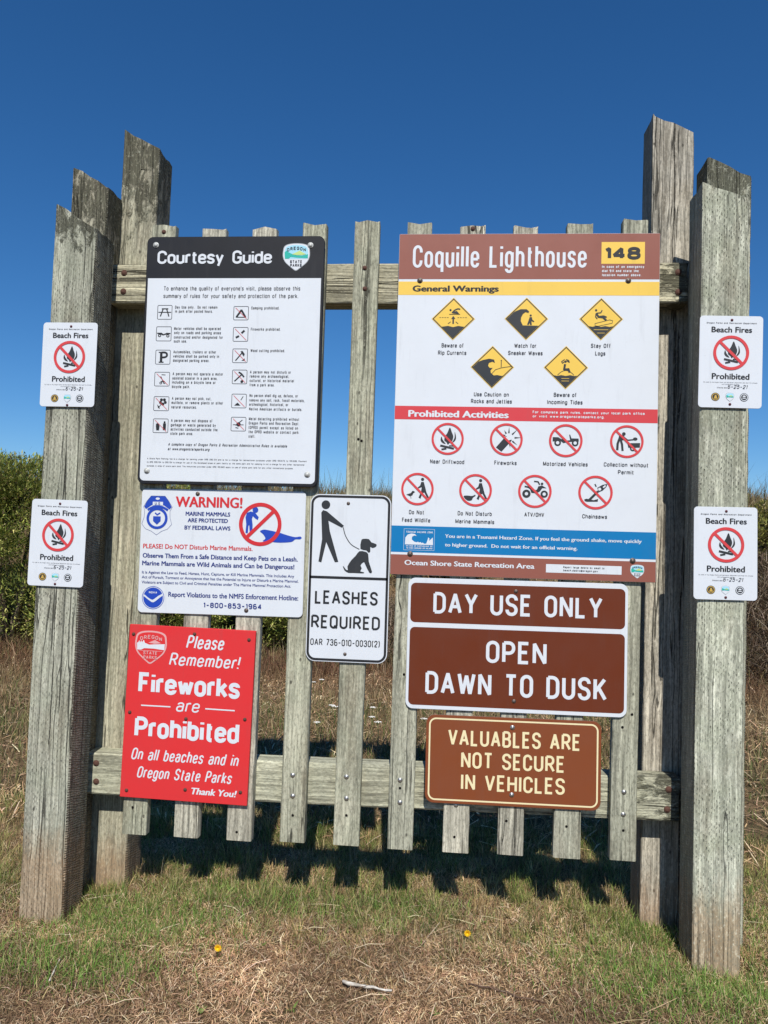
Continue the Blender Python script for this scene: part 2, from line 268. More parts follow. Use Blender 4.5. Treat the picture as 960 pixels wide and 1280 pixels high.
# ------------------------------------------------------------------ node helper
class NT:
    def __init__(s, name):
        s.m = bpy.data.materials.new(name)
        s.m.use_nodes = True
        s.t = s.m.node_tree
        s.t.nodes.clear()
        s.out = s.n('ShaderNodeOutputMaterial')
        s.b = s.n('ShaderNodeBsdfPrincipled')
        s.t.links.new(s.b.outputs[0], s.out.inputs[0])
    def n(s, t, **k):
        x = s.t.nodes.new(t)
        for a, v in k.items(): setattr(x, a, v)
        return x
    def put(s, sock, v):
        if isinstance(v, bpy.types.NodeSocket): s.t.links.new(v, sock)
        elif v is not None:
            if isinstance(v, (tuple, list)) and len(v) == 3 and sock.type == 'RGBA': v = (*v, 1)
            sock.default_value = v
    def math(s, op, a, b=None, c=None, clamp=False):
        x = s.n('ShaderNodeMath', operation=op, use_clamp=clamp)
        s.put(x.inputs[0], a); s.put(x.inputs[1], b); s.put(x.inputs[2], c)
        return x.outputs[0]
    def noise(s, vec, scale=5, det=4, rough=.55, dist=0, sc3=None):
        if sc3 is not None: vec = s.vmul(vec, sc3)
        x = s.n('ShaderNodeTexNoise')
        s.put(x.inputs['Vector'], vec)
        x.inputs['Scale'].default_value = scale; x.inputs['Detail'].default_value = det
        x.inputs['Roughness'].default_value = rough; x.inputs['Distortion'].default_value = dist
        return x.outputs[0]
    def vmul(s, vec, v):
        x = s.n('ShaderNodeVectorMath', operation='MULTIPLY'); s.put(x.inputs[0], vec); s.put(x.inputs[1], v)
        return x.outputs[0]
    def vadd(s, vec, v):
        x = s.n('ShaderNodeVectorMath', operation='ADD'); s.put(x.inputs[0], vec); s.put(x.inputs[1], v)
        return x.outputs[0]
    def ramp(s, f, a, b, c=0., d=1.):
        x = s.n('ShaderNodeMapRange', clamp=True)
        s.put(x.inputs[0], f); s.put(x.inputs[1], a); s.put(x.inputs[2], b); s.put(x.inputs[3], c); s.put(x.inputs[4], d)
        return x.outputs[0]
    def mix(s, f, a, b, mode='MIX'):
        x = s.n('ShaderNodeMix', data_type='RGBA', blend_type=mode)
        s.put(x.inputs[0], f); s.put(x.inputs[6], a); s.put(x.inputs[7], b)
        return x.outputs[2]
    def bump(s, h, strength, dist):
        x = s.n('ShaderNodeBump')
        x.inputs['Strength'].default_value = strength; x.inputs['Distance'].default_value = dist
        s.put(x.inputs['Height'], h)
        s.t.links.new(x.outputs[0], s.b.inputs['Normal'])
    def fin(s, col, rough=.8, spec=.25, metal=0):
        s.put(s.b.inputs['Base Color'], col); s.put(s.b.inputs['Roughness'], rough)
        s.b.inputs['Specular IOR Level'].default_value = spec
        s.b.inputs['Metallic'].default_value = metal
        return s.m

_pm = {}
def paint(name, col, rough=.45, spec=.3, wear=.15):
    """sheet-sign print: even colour with faint grime and sun-chalking"""
    if name in _pm: return _pm[name]
    n = NT(name)
    tc = n.n('ShaderNodeTexCoord')
    oi = n.n('ShaderNodeObjectInfo')
    v = n.vadd(tc.outputs['Object'], n.math('MULTIPLY', oi.outputs['Random'], 9.0))
    a = n.noise(v, 9, 5, .6)
    st = n.noise(v, 1, 4, .6, sc3=(38, 38, 5))
    c = n.mix(n.ramp(a, .35, .75, 0, wear), col, tuple(x * .62 + .02 for x in col))
    c = n.mix(n.ramp(st, .58, .75, 0, wear * 1.2), c, tuple(x * .5 + .05 for x in col))
    sp = n.noise(v, 160, 2, .5)
    c = n.mix(n.ramp(sp, .72, .78, 0, wear * 3), c, tuple(x * .5 + .04 for x in col))
    n.put(n.b.inputs['Roughness'], n.ramp(a, .3, .7, rough - .07, rough + .12))
    _pm[name] = n.fin(c, None, spec)
    return _pm[name]

WHITE = paint('white_print', (.655, .69, .73))
BLACK = paint('black_print', (.018, .019, .022), .5)
INK = paint('dark_ink', (.035, .037, .05), .6)
PC = {
 'white': WHITE, 'black': BLACK, 'ink': INK,
 'charcoal': paint('charcoal_print', (.013, .014, .018), .55, .25, .1),
 'cream': paint('cream_print', (.80, .70, .42)),
 'red': paint('red_print', (.58, .028, .035)),
 'ringred': paint('ring_red_print', (.62, .055, .060)),
 'band': paint('red_band_print', (.60, .050, .060)),
 'navy': paint('navy_print', (.018, .035, .20)),
 'royal': paint('royal_blue_print', (.015, .06, .42)),
 'rust': paint('faded_brown_print', (.265, .090, .064), .5),
 'yellow': paint('yellow_print', (.80, .53, .085)),
 'blue': paint('tsunami_blue_print', (.0, .17, .42)),
 'poster': paint('fireworks_red_print', (.66, .032, .035), .5, .3, .16),
 'maroon': paint('reflective_brown_print', (.135, .029, .010), .4),
 'tan': paint('light_brown_print', (.215, .060, .022), .4),
 'teal': paint('teal_print', (.02, .42, .34)),
 'skyblue': paint('light_blue_print', (.35, .65, .78)),
 'lime': paint('lime_print', (.50, .65, .22)),
 'gold': paint('gold_print', (.55, .36, .08)),
 'slate': paint('slate_print', (.03, .033, .037)),
 'grey': paint('grey_print', (.30, .32, .34)),
 'pink': paint('pale_pink_print', (.70, .36, .36)),
}

def metal(name, col, rough, met=.9):
    n = NT(name); tc = n.n('ShaderNodeTexCoord')
    a = n.noise(tc.outputs['Object'], 260, 4, .65)
    c = n.mix(n.ramp(a, .35, .7), col, tuple(x * .45 for x in col))
    n.bump(a, .4, .0005)
    return n.fin(c, rough, .5, met)
STEEL = metal('galvanised_steel', (.55, .55, .54), .42)
CAPW = metal('painted_bolt_cap', (.62, .63, .60), .5, .2)
BRONZE = metal('dark_bolt_steel', (.20, .16, .14), .5, .7)
RUST = metal('rusty_steel', (.13, .060, .042), .9, .1)
PURPLE = metal('dark_red_bolt', (.14, .03, .04), .5, .3)
DARK = paint('dark_hole', (.01, .009, .008), .95, .05)
ALU = metal('sheet_aluminium', (.55, .56, .57), .45, .8)

def wood(name, axis='Z', tone=(.30, .305, .26), green=.2, incise=0., saw=0., moss=None, moss_top=0, stain=0., crack=.3, weath=1., grain=1., splits=()):
    """weathered treated timber. Object space, local origin at the foot of the piece"""
    n = NT(name)
    tc = n.n('ShaderNodeTexCoord')
    oi = n.n('ShaderNodeObjectInfo')
    p = tc.outputs['Object']
    if axis == 'X':
        sp = n.n('ShaderNodeSeparateXYZ'); n.put(sp.inputs[0], p)
        cb = n.n('ShaderNodeCombineXYZ')
        n.put(cb.inputs[0], sp.outputs[2]); n.put(cb.inputs[1], sp.outputs[1]); n.put(cb.inputs[2], sp.outputs[0])
        p = cb.outputs[0]
    s0 = n.n('ShaderNodeSeparateXYZ'); n.put(s0.inputs[0], p)
    X, Y, Z = s0.outputs
    q = n.vadd(p, n.math('MULTIPLY', oi.outputs['Random'], 53.0))
    # wander the grain a little round knots
    wob = n.noise(q, 3.2, 2, .5)
    qq = n.vadd(q, n.vmul(wob, (.022, .022, 0)))
    g1 = n.noise(qq, 1, 5, .62, 0, (70, 70, 1.9))
    g2 = n.noise(qq, 1, 3, .6, 0, (240, 240, 7))
    g3 = n.noise(q, 1, 5, .6, 0, (9, 9, 1.3))
    blot = n.noise(q, 7, 5, .65)
    g = n.math('ADD', n.math('MULTIPLY', g1, .62), n.math('MULTIPLY', g2, .38))
    tone = (tone[0] * 1.62, tone[1] * 1.55, tone[2] * 1.42)
    lo = tuple(x * .38 for x in tone); hi = tuple(min(1, x * 1.5) for x in tone)
    c = n.mix(n.ramp(g, .36 + .06 * (1 - grain), .64), lo, hi)
    c = n.mix(n.ramp(g3, .38, .68, 0, .55), c, n.mix(.5, c, (.52, .485, .385)))
    if green:
        c = n.mix(n.ramp(blot, .38, .62, green * .25, green), c, (.34, .38, .255))
        c = n.mix(n.ramp(g, .4, .62), n.mix(.45, c, lo), c)
    # warm brown weathering
    br = n.noise(q, 1, 4, .6, 0, (14, 14, 3))
    c = n.mix(n.ramp(br, .5, .72, 0, .45 * weath), c, (.17, .125, .075))
    h = n.math('MULTIPLY', g, 1.0)
    # long drying cracks that follow the grain
    ck = n.noise(qq, 1, 2, .5, 0, (34, 34, .55))
    ckm = n.ramp(n.math('ABSOLUTE', n.math('SUBTRACT', ck, .5)), 0.004, .016, 1, 0)
    gate = n.ramp(n.noise(q, 1, 2, .5, 0, (6, 6, .9)), .56 - .2 * crack, .62 - .2 * crack)
    ckm = n.math('MULTIPLY', ckm, gate)
    c = n.mix(n.math('MULTIPLY', ckm, .85), c, (.02, .018, .014))
    h = n.math('SUBTRACT', h, n.math('MULTIPLY', ckm, 1.6))
    for (sx_, sw_, z0_, z1_) in splits:       # single deep drying splits of the photograph's posts
        wv = n.math('MULTIPLY', n.math('SUBTRACT', n.noise(q, 1, 4, .6, 0, (2, 2, 4)), .5), .030)
        dd = n.math('ABSOLUTE', n.math('SUBTRACT', n.math('ADD', X, wv), sx_))
        wd = n.math('MULTIPLY', n.ramp(n.noise(q, 1, 3, .6, 0, (3, 3, 6)), .3, .65, .25, 1), sw_)
        sm_ = n.math('LESS_THAN', dd, wd)
        sm_ = n.math('MULTIPLY', sm_, n.math('MULTIPLY', n.ramp(Z, z0_, z0_ + .05), n.ramp(Z, z1_ - .03, z1_, 1, 0)))
        c = n.mix(n.math('MULTIPLY', sm_, .93), c, (.015, .013, .010))
        h = n.math('SUBTRACT', h, n.math('MULTIPLY', sm_, 2.2))
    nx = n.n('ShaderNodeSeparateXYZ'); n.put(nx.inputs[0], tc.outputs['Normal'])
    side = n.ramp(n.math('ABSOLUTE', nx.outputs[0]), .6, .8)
    if incise:
        # staggered knife slits of pressure-treated posts
        jx = n.math('MULTIPLY', n.noise(q, 70, 1, .5), 1.1)
        a = n.math('ADD', n.math('MULTIPLY', n.math('ADD', X, n.math('MULTIPLY', side, Y)), 128.0), jx)
        colid = n.math('FLOOR', a)
        fa = n.math('ABSOLUTE', n.math('SUBTRACT', n.math('FRACT', a), .5))
        b = n.math('ADD', n.math('ADD', n.math('MULTIPLY', Z, 56.0), n.math('MULTIPLY', colid, .37)), n.math('MULTIPLY', n.noise(q, 40, 1, .5), .9))
        rowid = n.math('FLOOR', b)
        fb = n.math('ABSOLUTE', n.math('SUBTRACT', n.math('FRACT', b), .5))
        wnz = n.n('ShaderNodeTexWhiteNoise', noise_dimensions='2D')
        cb2 = n.n('ShaderNodeCombineXYZ'); n.put(cb2.inputs[0], colid); n.put(cb2.inputs[1], rowid)
        n.put(wnz.inputs['Vector'], cb2.outputs[0])
        rnd = n.ramp(wnz.outputs[0], .15, 1, 0, 1)
        slit = n.math('MULTIPLY', n.ramp(fa, .06, .15, 1, 0), n.ramp(fb, .16, .26, 1, 0))
        slit = n.math('MULTIPLY', slit, rnd)
        slit = n.math('MULTIPLY', slit, n.ramp(n.noise(q, 5, 3, .6), .38, .56, .15, .9))
        slit = n.math('MULTIPLY', slit, n.math('SUBTRACT', 1.0, side))
        c = n.mix(n.math('MULTIPLY', slit, incise), c, (.045, .045, .038))
        h = n.math('SUBTRACT', h, n.math('MULTIPLY', slit, 1.5))
    if saw:
        v = n.math('ADD', n.math('MULTIPLY', Z, 118.0), n.math('MULTIPLY', Y, 26.0))
        v = n.math('ADD', v, n.math('MULTIPLY', n.noise(q, 1, 5, .7, 0, (9, 9, 22)), 3.6))
        w = n.math('ABSOLUTE', n.math('SUBTRACT', n.math('FRACT', v), .5))
        amp = n.math('MULTIPLY', side, n.ramp(n.noise(q, 1, 3, .6, 0, (12, 12, 5)), .2, .5))
        line = n.math('MULTIPLY', n.math('MULTIPLY', n.ramp(w, .05, .42, 1, 0), amp), n.ramp(n.noise(q, 1, 3, .6, 0, (30, 30, 60)), .35, .6, .35, 1))
        c = n.mix(n.math('MULTIPLY', line, .8 * saw), c, (.035, .030, .024))
        h = n.math('SUBTRACT', h, n.math('MULTIPLY', line, 1.1 * saw))
        c = n.mix(n.math('MULTIPLY', side, .5), c, (.13, .11, .085))  # rough-sawn side faces: weathered brown, plus saw-mark shade put into the colour
    # small dark specks / old nail holes
    vo = n.n('ShaderNodeTexVoronoi'); n.put(vo.inputs['Vector'], n.vmul(q, (1, 1, .55))); vo.inputs['Scale'].default_value = 16
    spk = n.ramp(vo.outputs['Distance'], .045, .075, 1, 0)
    c = n.mix(n.math('MULTIPLY', spk, .8), c, (.02, .018, .015))
    if moss:
        m1 = n.noise(q, 1, 6, .7, .6, (34, 34, 13))
        zz = n.ramp(Z, moss_top - moss * 1.15, moss_top - .03, -.03, .34)
        mk = n.ramp(n.math('ADD', m1, n.math('ADD', zz, n.math('MULTIPLY', n.math('SUBTRACT', blot, .5), .55))), .70, .80)
        c = n.mix(n.math('MULTIPLY', mk, .85), c, n.mix(n.ramp(g2, .4, .6), (.022, .021, .015), (.085, .085, .055)))
        h = n.math('ADD', h, n.math('MULTIPLY', mk, n.math('MULTIPLY', m1, 1.2)))
        li = n.ramp(n.noise(q, 60, 4, .7), .62, .7)
        c = n.mix(n.math('MULTIPLY', li, n.ramp(zz, 0, .3, 0, .5)), c, (.50, .52, .42))
    if stain:
        zb = n.math('ADD', Z, n.math('MULTIPLY', n.noise(q, 1, 5, .7, 0, (34, 34, 9)), -.30))
        sm = n.ramp(zb, stain - .22, stain - .08, 1, 0)
        c = n.mix(n.math('MULTIPLY', sm, .62), c, n.mix(n.ramp(g, .4, .6), (.20, .105, .045), (.42, .25, .13)))
    mot = n.noise(q, 1, 5, .75, 0, (150, 150, 60))
    c = n.mix(n.ramp(mot, .50, .62, 0, .62), c, tuple(x * .30 for x in tone))
    c = n.mix(n.ramp(mot, .44, .34, 0, .4), c, tuple(min(1, x * 1.5) for x in tone))
    fade = n.ramp(n.noise(q, 1, 3, .5, 0, (4, 4, 1)), .3, .7, .82, 1.12)
    cc = n.n('ShaderNodeVectorMath', operation='SCALE'); n.put(cc.inputs[0], c); n.put(cc.inputs['Scale'], fade)
    n.bump(h, .85, .0048)
    return n.fin(cc.outputs[0], .88, .12)

# ------------------------------------------------------------------ timber
def timber(w, d, h, slope=0., r=.004, step=.04, rough=.0014, chip=.0075, seed=0, foot=0.):
    """post along +Z; x in [0,w], y in [0,d]; the top is cut on a slant: height h at x=0, h+slope*w at x=w"""
    R = random.Random(seed)
    prof = []
    for (px, py, a0) in ((r, r, 180), (w - r, r, 270), (w - r, d - r, 0), (r, d - r, 90)):
        for k in range(2):
            a = math.radians(a0 + 90 * k)
            prof.append((px + r * math.cos(a), py + r * math.sin(a)))
    # extra points along the faces
    pts = []
    m = len(prof)
    for i in range(m):
        a, b = prof[i], prof[(i + 1) % m]
        pts.append(a)
        L = math.dist(a, b)
        if L > .03:
            k = max(1, int(L / .03))
            for j in range(1, k): pts.append((a[0] + (b[0] - a[0]) * j / k, a[1] + (b[1] - a[1]) * j / k))
    m = len(pts)
    nz = max(2, int(h / step))
    v = []; f = []
    ox = R.random() * 50
    for k in range(nz + 1):
        t = k / nz
        for (x, y) in pts:
            top = h + slope * x
            z = top * t if k > nz - 4 else min(h * t, top - .001 * (nz - k))
            nn = noise.noise_vector(Vector((x * 14 + ox, y * 14, z * 5)))
            edge = min(x, w - x) < r and min(y, d - y) < r
            e = rough + (chip * max(0, noise.noise(Vector((x * 9 + ox, y * 9 + 3, z * 17)))) if edge else 0)
            dx = nn.x * rough; dy = nn.y * rough
            if edge:
                dx += (w / 2 - x) / w * 2 * chip * max(0, noise.noise(Vector((ox + x * 3, y * 3, z * 21))))
                dy += (d / 2 - y) / d * 2 * chip * max(0, noise.noise(Vector((ox + x * 3, y * 3 + 7, z * 21))))
            if k == 0: z -= foot
            if k == nz: z += (R.random() - .6) * .011
            v.append((x + dx, y + dy, z))
    for k in range(nz):
        for i in range(m):
            j = (i + 1) % m
            f.append((k * m + i, k * m + j, (k + 1) * m + j, (k + 1) * m + i))
    base = nz * m
    c = len(v)
    cxm = sum(q[0] for q in v[base:base + m]) / m; cym = sum(q[1] for q in v[base:base + m]) / m; czm = sum(q[2] for q in v[base:base + m]) / m
    v.append((cxm, cym, czm - .002))
    for i in range(m): f.append((base + i, base + (i + 1) % m, c))
    f.append(tuple(range(m - 1, -1, -1)))
    me = mesh_from('timber', v, f, True)
    # keep long edges crisp while faces stay smooth
    try:
        me.set_sharp_from_angle(angle=math.radians(30))
    except Exception:
        pass
    return me

def dome(r, hgt, seg=14, rings=3, washer=True):
    v = []; f = []
    prof = []
    if washer: prof += [(r * 1.35, 0), (r * 1.35, -r * .14), (r * 1.02, -r * .2)]
    prof += [(r * math.cos(a), -(r * .2 if washer else 0) - hgt * math.sin(a)) for a in [math.pi / 2 * k / rings for k in range(rings)]]
    for (rr, y) in prof:
        for i in range(seg):
            a = 2 * math.pi * i / seg
            v.append((rr * math.cos(a), y, rr * math.sin(a)))
    n = len(prof)
    for k in range(n - 1):
        for i in range(seg):
            j = (i + 1) % seg
            f.append((k * seg + i, k * seg + j, (k + 1) * seg + j, (k + 1) * seg + i))
    v.append((0, prof[-1][1] - hgt * .12, 0))
    for i in range(seg): f.append(((n - 1) * seg + i, (n - 1) * seg + (i + 1) % seg, len(v) - 1))
    return mesh_from('bolt', v, f, True)

MOSSY = dict(moss=.30)
def piece(name, parent, me, loc, mat, rot=None, label=None):
    o = link(name, me, parent, mat)
    o.location = loc
    if rot: o.rotation_euler = rot
    if label: o['label'] = label
    return o

# ------------------------------------------------------------------ the slatted frame
frame = empty('slatted_notice_frame', (-.22, .02, 0), 'weathered grey wooden frame of spaced slats, two rails and two rear posts holding the signs', 'sign frame')
def atf(x, y, z): return (x + .22, y - .02, z)
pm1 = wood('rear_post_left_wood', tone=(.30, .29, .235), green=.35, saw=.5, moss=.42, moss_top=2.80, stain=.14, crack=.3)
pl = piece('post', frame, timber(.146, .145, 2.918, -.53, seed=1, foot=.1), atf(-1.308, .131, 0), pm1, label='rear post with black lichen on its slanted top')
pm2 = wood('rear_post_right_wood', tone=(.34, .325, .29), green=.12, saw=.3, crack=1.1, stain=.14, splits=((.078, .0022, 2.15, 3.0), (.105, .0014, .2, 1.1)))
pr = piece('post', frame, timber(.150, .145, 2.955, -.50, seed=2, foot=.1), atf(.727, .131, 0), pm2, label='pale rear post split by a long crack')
rm = wood('rail_wood', axis='X', tone=(.36, .35, .27), green=.12, crack=.5, weath=.9, moss=.25, moss_top=2.15)
rm2 = wood('lower_rail_wood', axis='X', tone=(.36, .37, .30), green=.25, crack=.5, weath=.5, moss=.22, moss_top=2.15)
def rail(z0, z1, zr0, zr1, mat, seed):
    # a timber laid on its side: local z runs along the rail
    L = 2.128
    me = timber(.148, .088, L, 0, r=.006, step=.06, seed=seed)
    # stand (x,y,z) -> (z,y,x)
    for v in me.vertices: v.co = Vector((v.co.z, v.co.y, v.co.x))
    me.flip_normals()
    o = piece('rail', frame, me, atf(-1.293, .040, z0), mat, rot=(0, -math.atan2(zr0 - z0, L), 0))
    return o
rl1 = rail(.888 + EYE, 0, .901 + EYE, 0, rm, 3)
rl2 = rail(-.942 + EYE, 0, -.916 + EYE, 0, rm2, 4)

bolt_big = dome(.0085, .0035); bolt_small = dome(.0062, .0035); hole_m = dome(.0052, .0006, 10, 2, False)
def put_bolt(parent, me, x, y, z, mat, name='bolt', s=1.):
    m = me if me.materials else me
    key = (id(me), mat.name)
    if key not in _pm:
        mm = me.copy(); mm.materials.clear(); mm.materials.append(mat); _pm[key] = mm
    o = link(name, _pm[key], parent)
    o.matrix_local = parent_inv(parent) @ Matrix.Translation((x, y, z)) @ Matrix.Scale(s, 4)
    return o
def world_of(o):
    m = o.matrix_basis.copy()
    while o.parent is not None:
        o = o.parent
        m = o.matrix_basis @ m
    return m
def parent_inv(p): return world_of(p).inverted()
for i, (x, z) in enumerate(RAIL_BOLTS):
    put_bolt(rl1 if z > 1.3 else rl2, bolt_big, x, .0395, z, RUST)

slat_mats = [wood('slat_wood', tone=(.30, .305, .25), green=.35, crack=.15),
             wood('slat_wood_knotty', tone=(.27, .28, .235), green=.15, crack=.5, weath=.5),
             wood('slat_wood_pale', tone=(.35, .345, .30), green=.1, crack=.2, weath=.4)]
pick = [0, 2, 2, 0, 0, 1, 2, 2, 1, 1]
slat_obs = []
for i, (xt, zt, xb, zb) in enumerate(SLATS):
    L = zt - zb + (.012 * math.sin(i * 5.1))
    a = math.atan2(xt - xb, L)
    me = timber(.090 + .002 * math.sin(i * 3.3), .0375, L, .02 * math.sin(i * 9.7), r=.0035, step=.05, rough=.0011, chip=.003, seed=20 + i)
    o = piece('slat', frame, me, atf(xb - .045, 0.0, zb), slat_mats[pick[i]], rot=(0, a, 0))
    slat_obs.append(o)
def nearest_slat(x, z):
    return min(slat_obs, key=lambda o: abs(o.location.x - .22 + .045 - x))
for (x, z) in SLAT_SCREWS:
    put_bolt(nearest_slat(x, z), bolt_small, x, -.0008, z, STEEL if z < 1 else RUST, 'screw')
for (x, z) in SLAT_HOLES:
    put_bolt(nearest_slat(x, z), hole_m, x, -.0012, z, DARK, 'screw_hole', .9)

# ------------------------------------------------------------------ free posts that flank the frame
flank = 'thick square posts flanking the sign frame'
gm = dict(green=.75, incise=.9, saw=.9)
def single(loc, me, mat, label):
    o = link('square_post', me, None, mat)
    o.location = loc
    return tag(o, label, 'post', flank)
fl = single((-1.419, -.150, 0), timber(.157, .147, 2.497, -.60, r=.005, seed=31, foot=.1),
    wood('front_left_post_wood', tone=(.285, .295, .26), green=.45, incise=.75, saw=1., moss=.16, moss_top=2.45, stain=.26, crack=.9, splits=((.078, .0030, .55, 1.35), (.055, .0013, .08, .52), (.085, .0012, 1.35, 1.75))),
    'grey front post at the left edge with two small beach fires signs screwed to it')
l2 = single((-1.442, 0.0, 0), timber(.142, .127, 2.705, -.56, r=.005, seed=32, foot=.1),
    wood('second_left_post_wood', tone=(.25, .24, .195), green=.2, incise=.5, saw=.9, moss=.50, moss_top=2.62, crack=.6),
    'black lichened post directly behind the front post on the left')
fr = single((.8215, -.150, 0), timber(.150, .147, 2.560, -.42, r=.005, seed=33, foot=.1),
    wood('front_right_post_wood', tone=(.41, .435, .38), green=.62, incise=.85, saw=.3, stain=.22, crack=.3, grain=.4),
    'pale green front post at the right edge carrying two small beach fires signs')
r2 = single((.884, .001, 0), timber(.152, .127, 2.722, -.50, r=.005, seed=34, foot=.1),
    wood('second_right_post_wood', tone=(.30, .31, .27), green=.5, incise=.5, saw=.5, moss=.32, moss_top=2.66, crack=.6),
    'post with a black mossy top standing directly behind the pale green front post')

# ------------------------------------------------------------------ flat shapes for sign faces
LAYER = .00035
class Flat:
    """coloured areas printed on a sign face: local x right, z up from the sign's lower edge, face looks to -y"""
    def __init__(s, sign, layer):
        s.sg = sign; s.y = -sign.t - layer * LAYER; s.k = 0; s.v = []; s.f = []
    def _y(s):
        s.k += 1
        return s.y - (s.k % 6) * .00004
    def P(s, u, v): return (u - s.sg.w / 2, s.sg.h - v)
    def poly(s, pts):
        y = s._y(); b = len(s.v)
        q = [s.P(*p) for p in pts]
        co = [Vector((a, 0, c)) for a, c in q]
        s.v += [(a, y, c) for a, c in q]
        for t in tessellate_polygon([co]):
            a, bb, c = t
            n = (co[bb] - co[a]).cross(co[c] - co[a])
            if abs(n.y) < 1e-14: continue
            s.f.append((b + a, b + bb, b + c) if n.y < 0 else (b + a, b + c, b + bb))
        return s
    def stroke(s, pts, w, closed=False, miter=1.7):
        pts = [p for i, p in enumerate(pts) if i == 0 or math.dist(p, pts[i - 1]) > 1e-7]
        if closed and math.dist(pts[0], pts[-1]) < 1e-7: pts.pop()
        n = len(pts)
        if n < 2: return s
        # very sharp turns: draw the two arms separately and bevel the joint
        for i in (range(n) if closed else range(1, n - 1)):
            a, p, c = pts[i - 1], pts[i], pts[(i + 1) % n]
            d1 = (p[0] - a[0], p[1] - a[1]); d2 = (c[0] - p[0], c[1] - p[1]); l1 = math.hypot(*d1); l2 = math.hypot(*d2)
            if (d1[0] * d2[0] + d1[1] * d2[1]) / (l1 * l2) < -.12:
                sg = -1 if d1[0] * d2[1] - d1[1] * d2[0] > 0 else 1
                q1 = (p[0] - sg * d1[1] / l1 * w / 2, p[1] + sg * d1[0] / l1 * w / 2); q2 = (p[0] - sg * d2[1] / l2 * w / 2, p[1] + sg * d2[0] / l2 * w / 2)
                s.poly([p, q1, q2])
                if closed:
                    r_ = pts[i:] + pts[:i + 1]
                    return s.stroke(r_, w, False, miter)
                s.stroke(pts[:i + 1], w, False, miter); return s.stroke(pts[i:], w, False, miter)
        y = s._y(); b = len(s.v)
        for i in range(n):
            p = pts[i]
            a = pts[i - 1] if (i > 0 or closed) else None
            c = pts[(i + 1) % n] if (i < n - 1 or closed) else None
            def nrm(p, q):
                dx, dy = q[0] - p[0], q[1] - p[1]; L = math.hypot(dx, dy)
                return (-dy / L, dx / L)
            if a is None: m = nrm(p, c); k = 1
            elif c is None: m = nrm(a, p); k = 1
            else:
                n1, n2 = nrm(a, p), nrm(p, c)
                mx, my = n1[0] + n2[0], n1[1] + n2[1]; L = math.hypot(mx, my)
                if L < 1e-6: m = n1; k = 1
                else:
                    m = (mx / L, my / L); k = min(miter, 1 / max(.05, m[0] * n1[0] + m[1] * n1[1]))
            for sgn in (.5, -.5):
                q = s.P(p[0] + m[0] * w * k * sgn, p[1] + m[1] * w * k * sgn)
                s.v.append((q[0], y, q[1]))
        for i in range(n if closed else n - 1):
            j = (i + 1) % n
            s.f.append((b + 2 * i, b + 2 * j, b + 2 * j + 1, b + 2 * i + 1))
        return s
    def disc(s, c, r, seg=28, ry=None):
        ry = ry or r
        return s.poly([(c[0] + r * math.cos(2 * math.pi * i / seg), c[1] + ry * math.sin(2 * math.pi * i / seg)) for i in range(seg)])
    def ring(s, c, r, w, seg=44):
        return s.stroke([(c[0] + (r - w / 2) * math.cos(2 * math.pi * i / seg), c[1] + (r - w / 2) * math.sin(2 * math.pi * i / seg)) for i in range(seg)], w, True)
    def rect(s, a, b): return s.poly([(a[0], a[1]), (b[0], a[1]), (b[0], b[1]), (a[0], b[1])])
    def build(s, name, mat, parent=None):
        m = mesh_from(name, s.v, s.f)
        # every face must look at the reader
        for p in m.polygons:
            if p.normal.y > 0: p.flip()
        m.update()
        return link(name, m, parent or s.sg.root, mat)

def rrect(a, b, r, seg=6):
    out = []
    for (x, y, a0) in ((b[0] - r, a[1] + r, -90), (b[0] - r, b[1] - r, 0), (a[0] + r, b[1] - r, 90), (a[0] + r, a[1] + r, 180)):
        for k in range(seg + 1):
            t = math.radians(a0 + 90 * k / seg); out.append((x + r * math.cos(t), y + r * math.sin(t)))
    return out
def smooth_closed(pts, k=5):
    out = []; n = len(pts)
    for i in range(n):
        p0, p1, p2, p3 = pts[i - 1], pts[i], pts[(i + 1) % n], pts[(i + 2) % n]
        for j in range(k):
            t = j / k
            out.append(tuple(.5 * ((2 * p1[d]) + (-p0[d] + p2[d]) * t + (2 * p0[d] - 5 * p1[d] + 4 * p2[d] - p3[d]) * t * t + (-p0[d] + 3 * p1[d] - 3 * p2[d] + p3[d]) * t ** 3) for d in (0, 1)))
    return out
def smooth_open(pts, k=5):
    P = [pts[0]] + list(pts) + [pts[-1]]; out = []
    for i in range(1, len(P) - 2):
        p0, p1, p2, p3 = P[i - 1:i + 3]
        for j in range(k):
            t = j / k
            out.append(tuple(.5 * ((2 * p1[d]) + (-p0[d] + p2[d]) * t + (2 * p0[d] - 5 * p1[d] + 4 * p2[d] - p3[d]) * t * t + (-p0[d] + 3 * p1[d] - 3 * p2[d] + p3[d]) * t ** 3) for d in (0, 1)))
    out.append(pts[-1]); return out

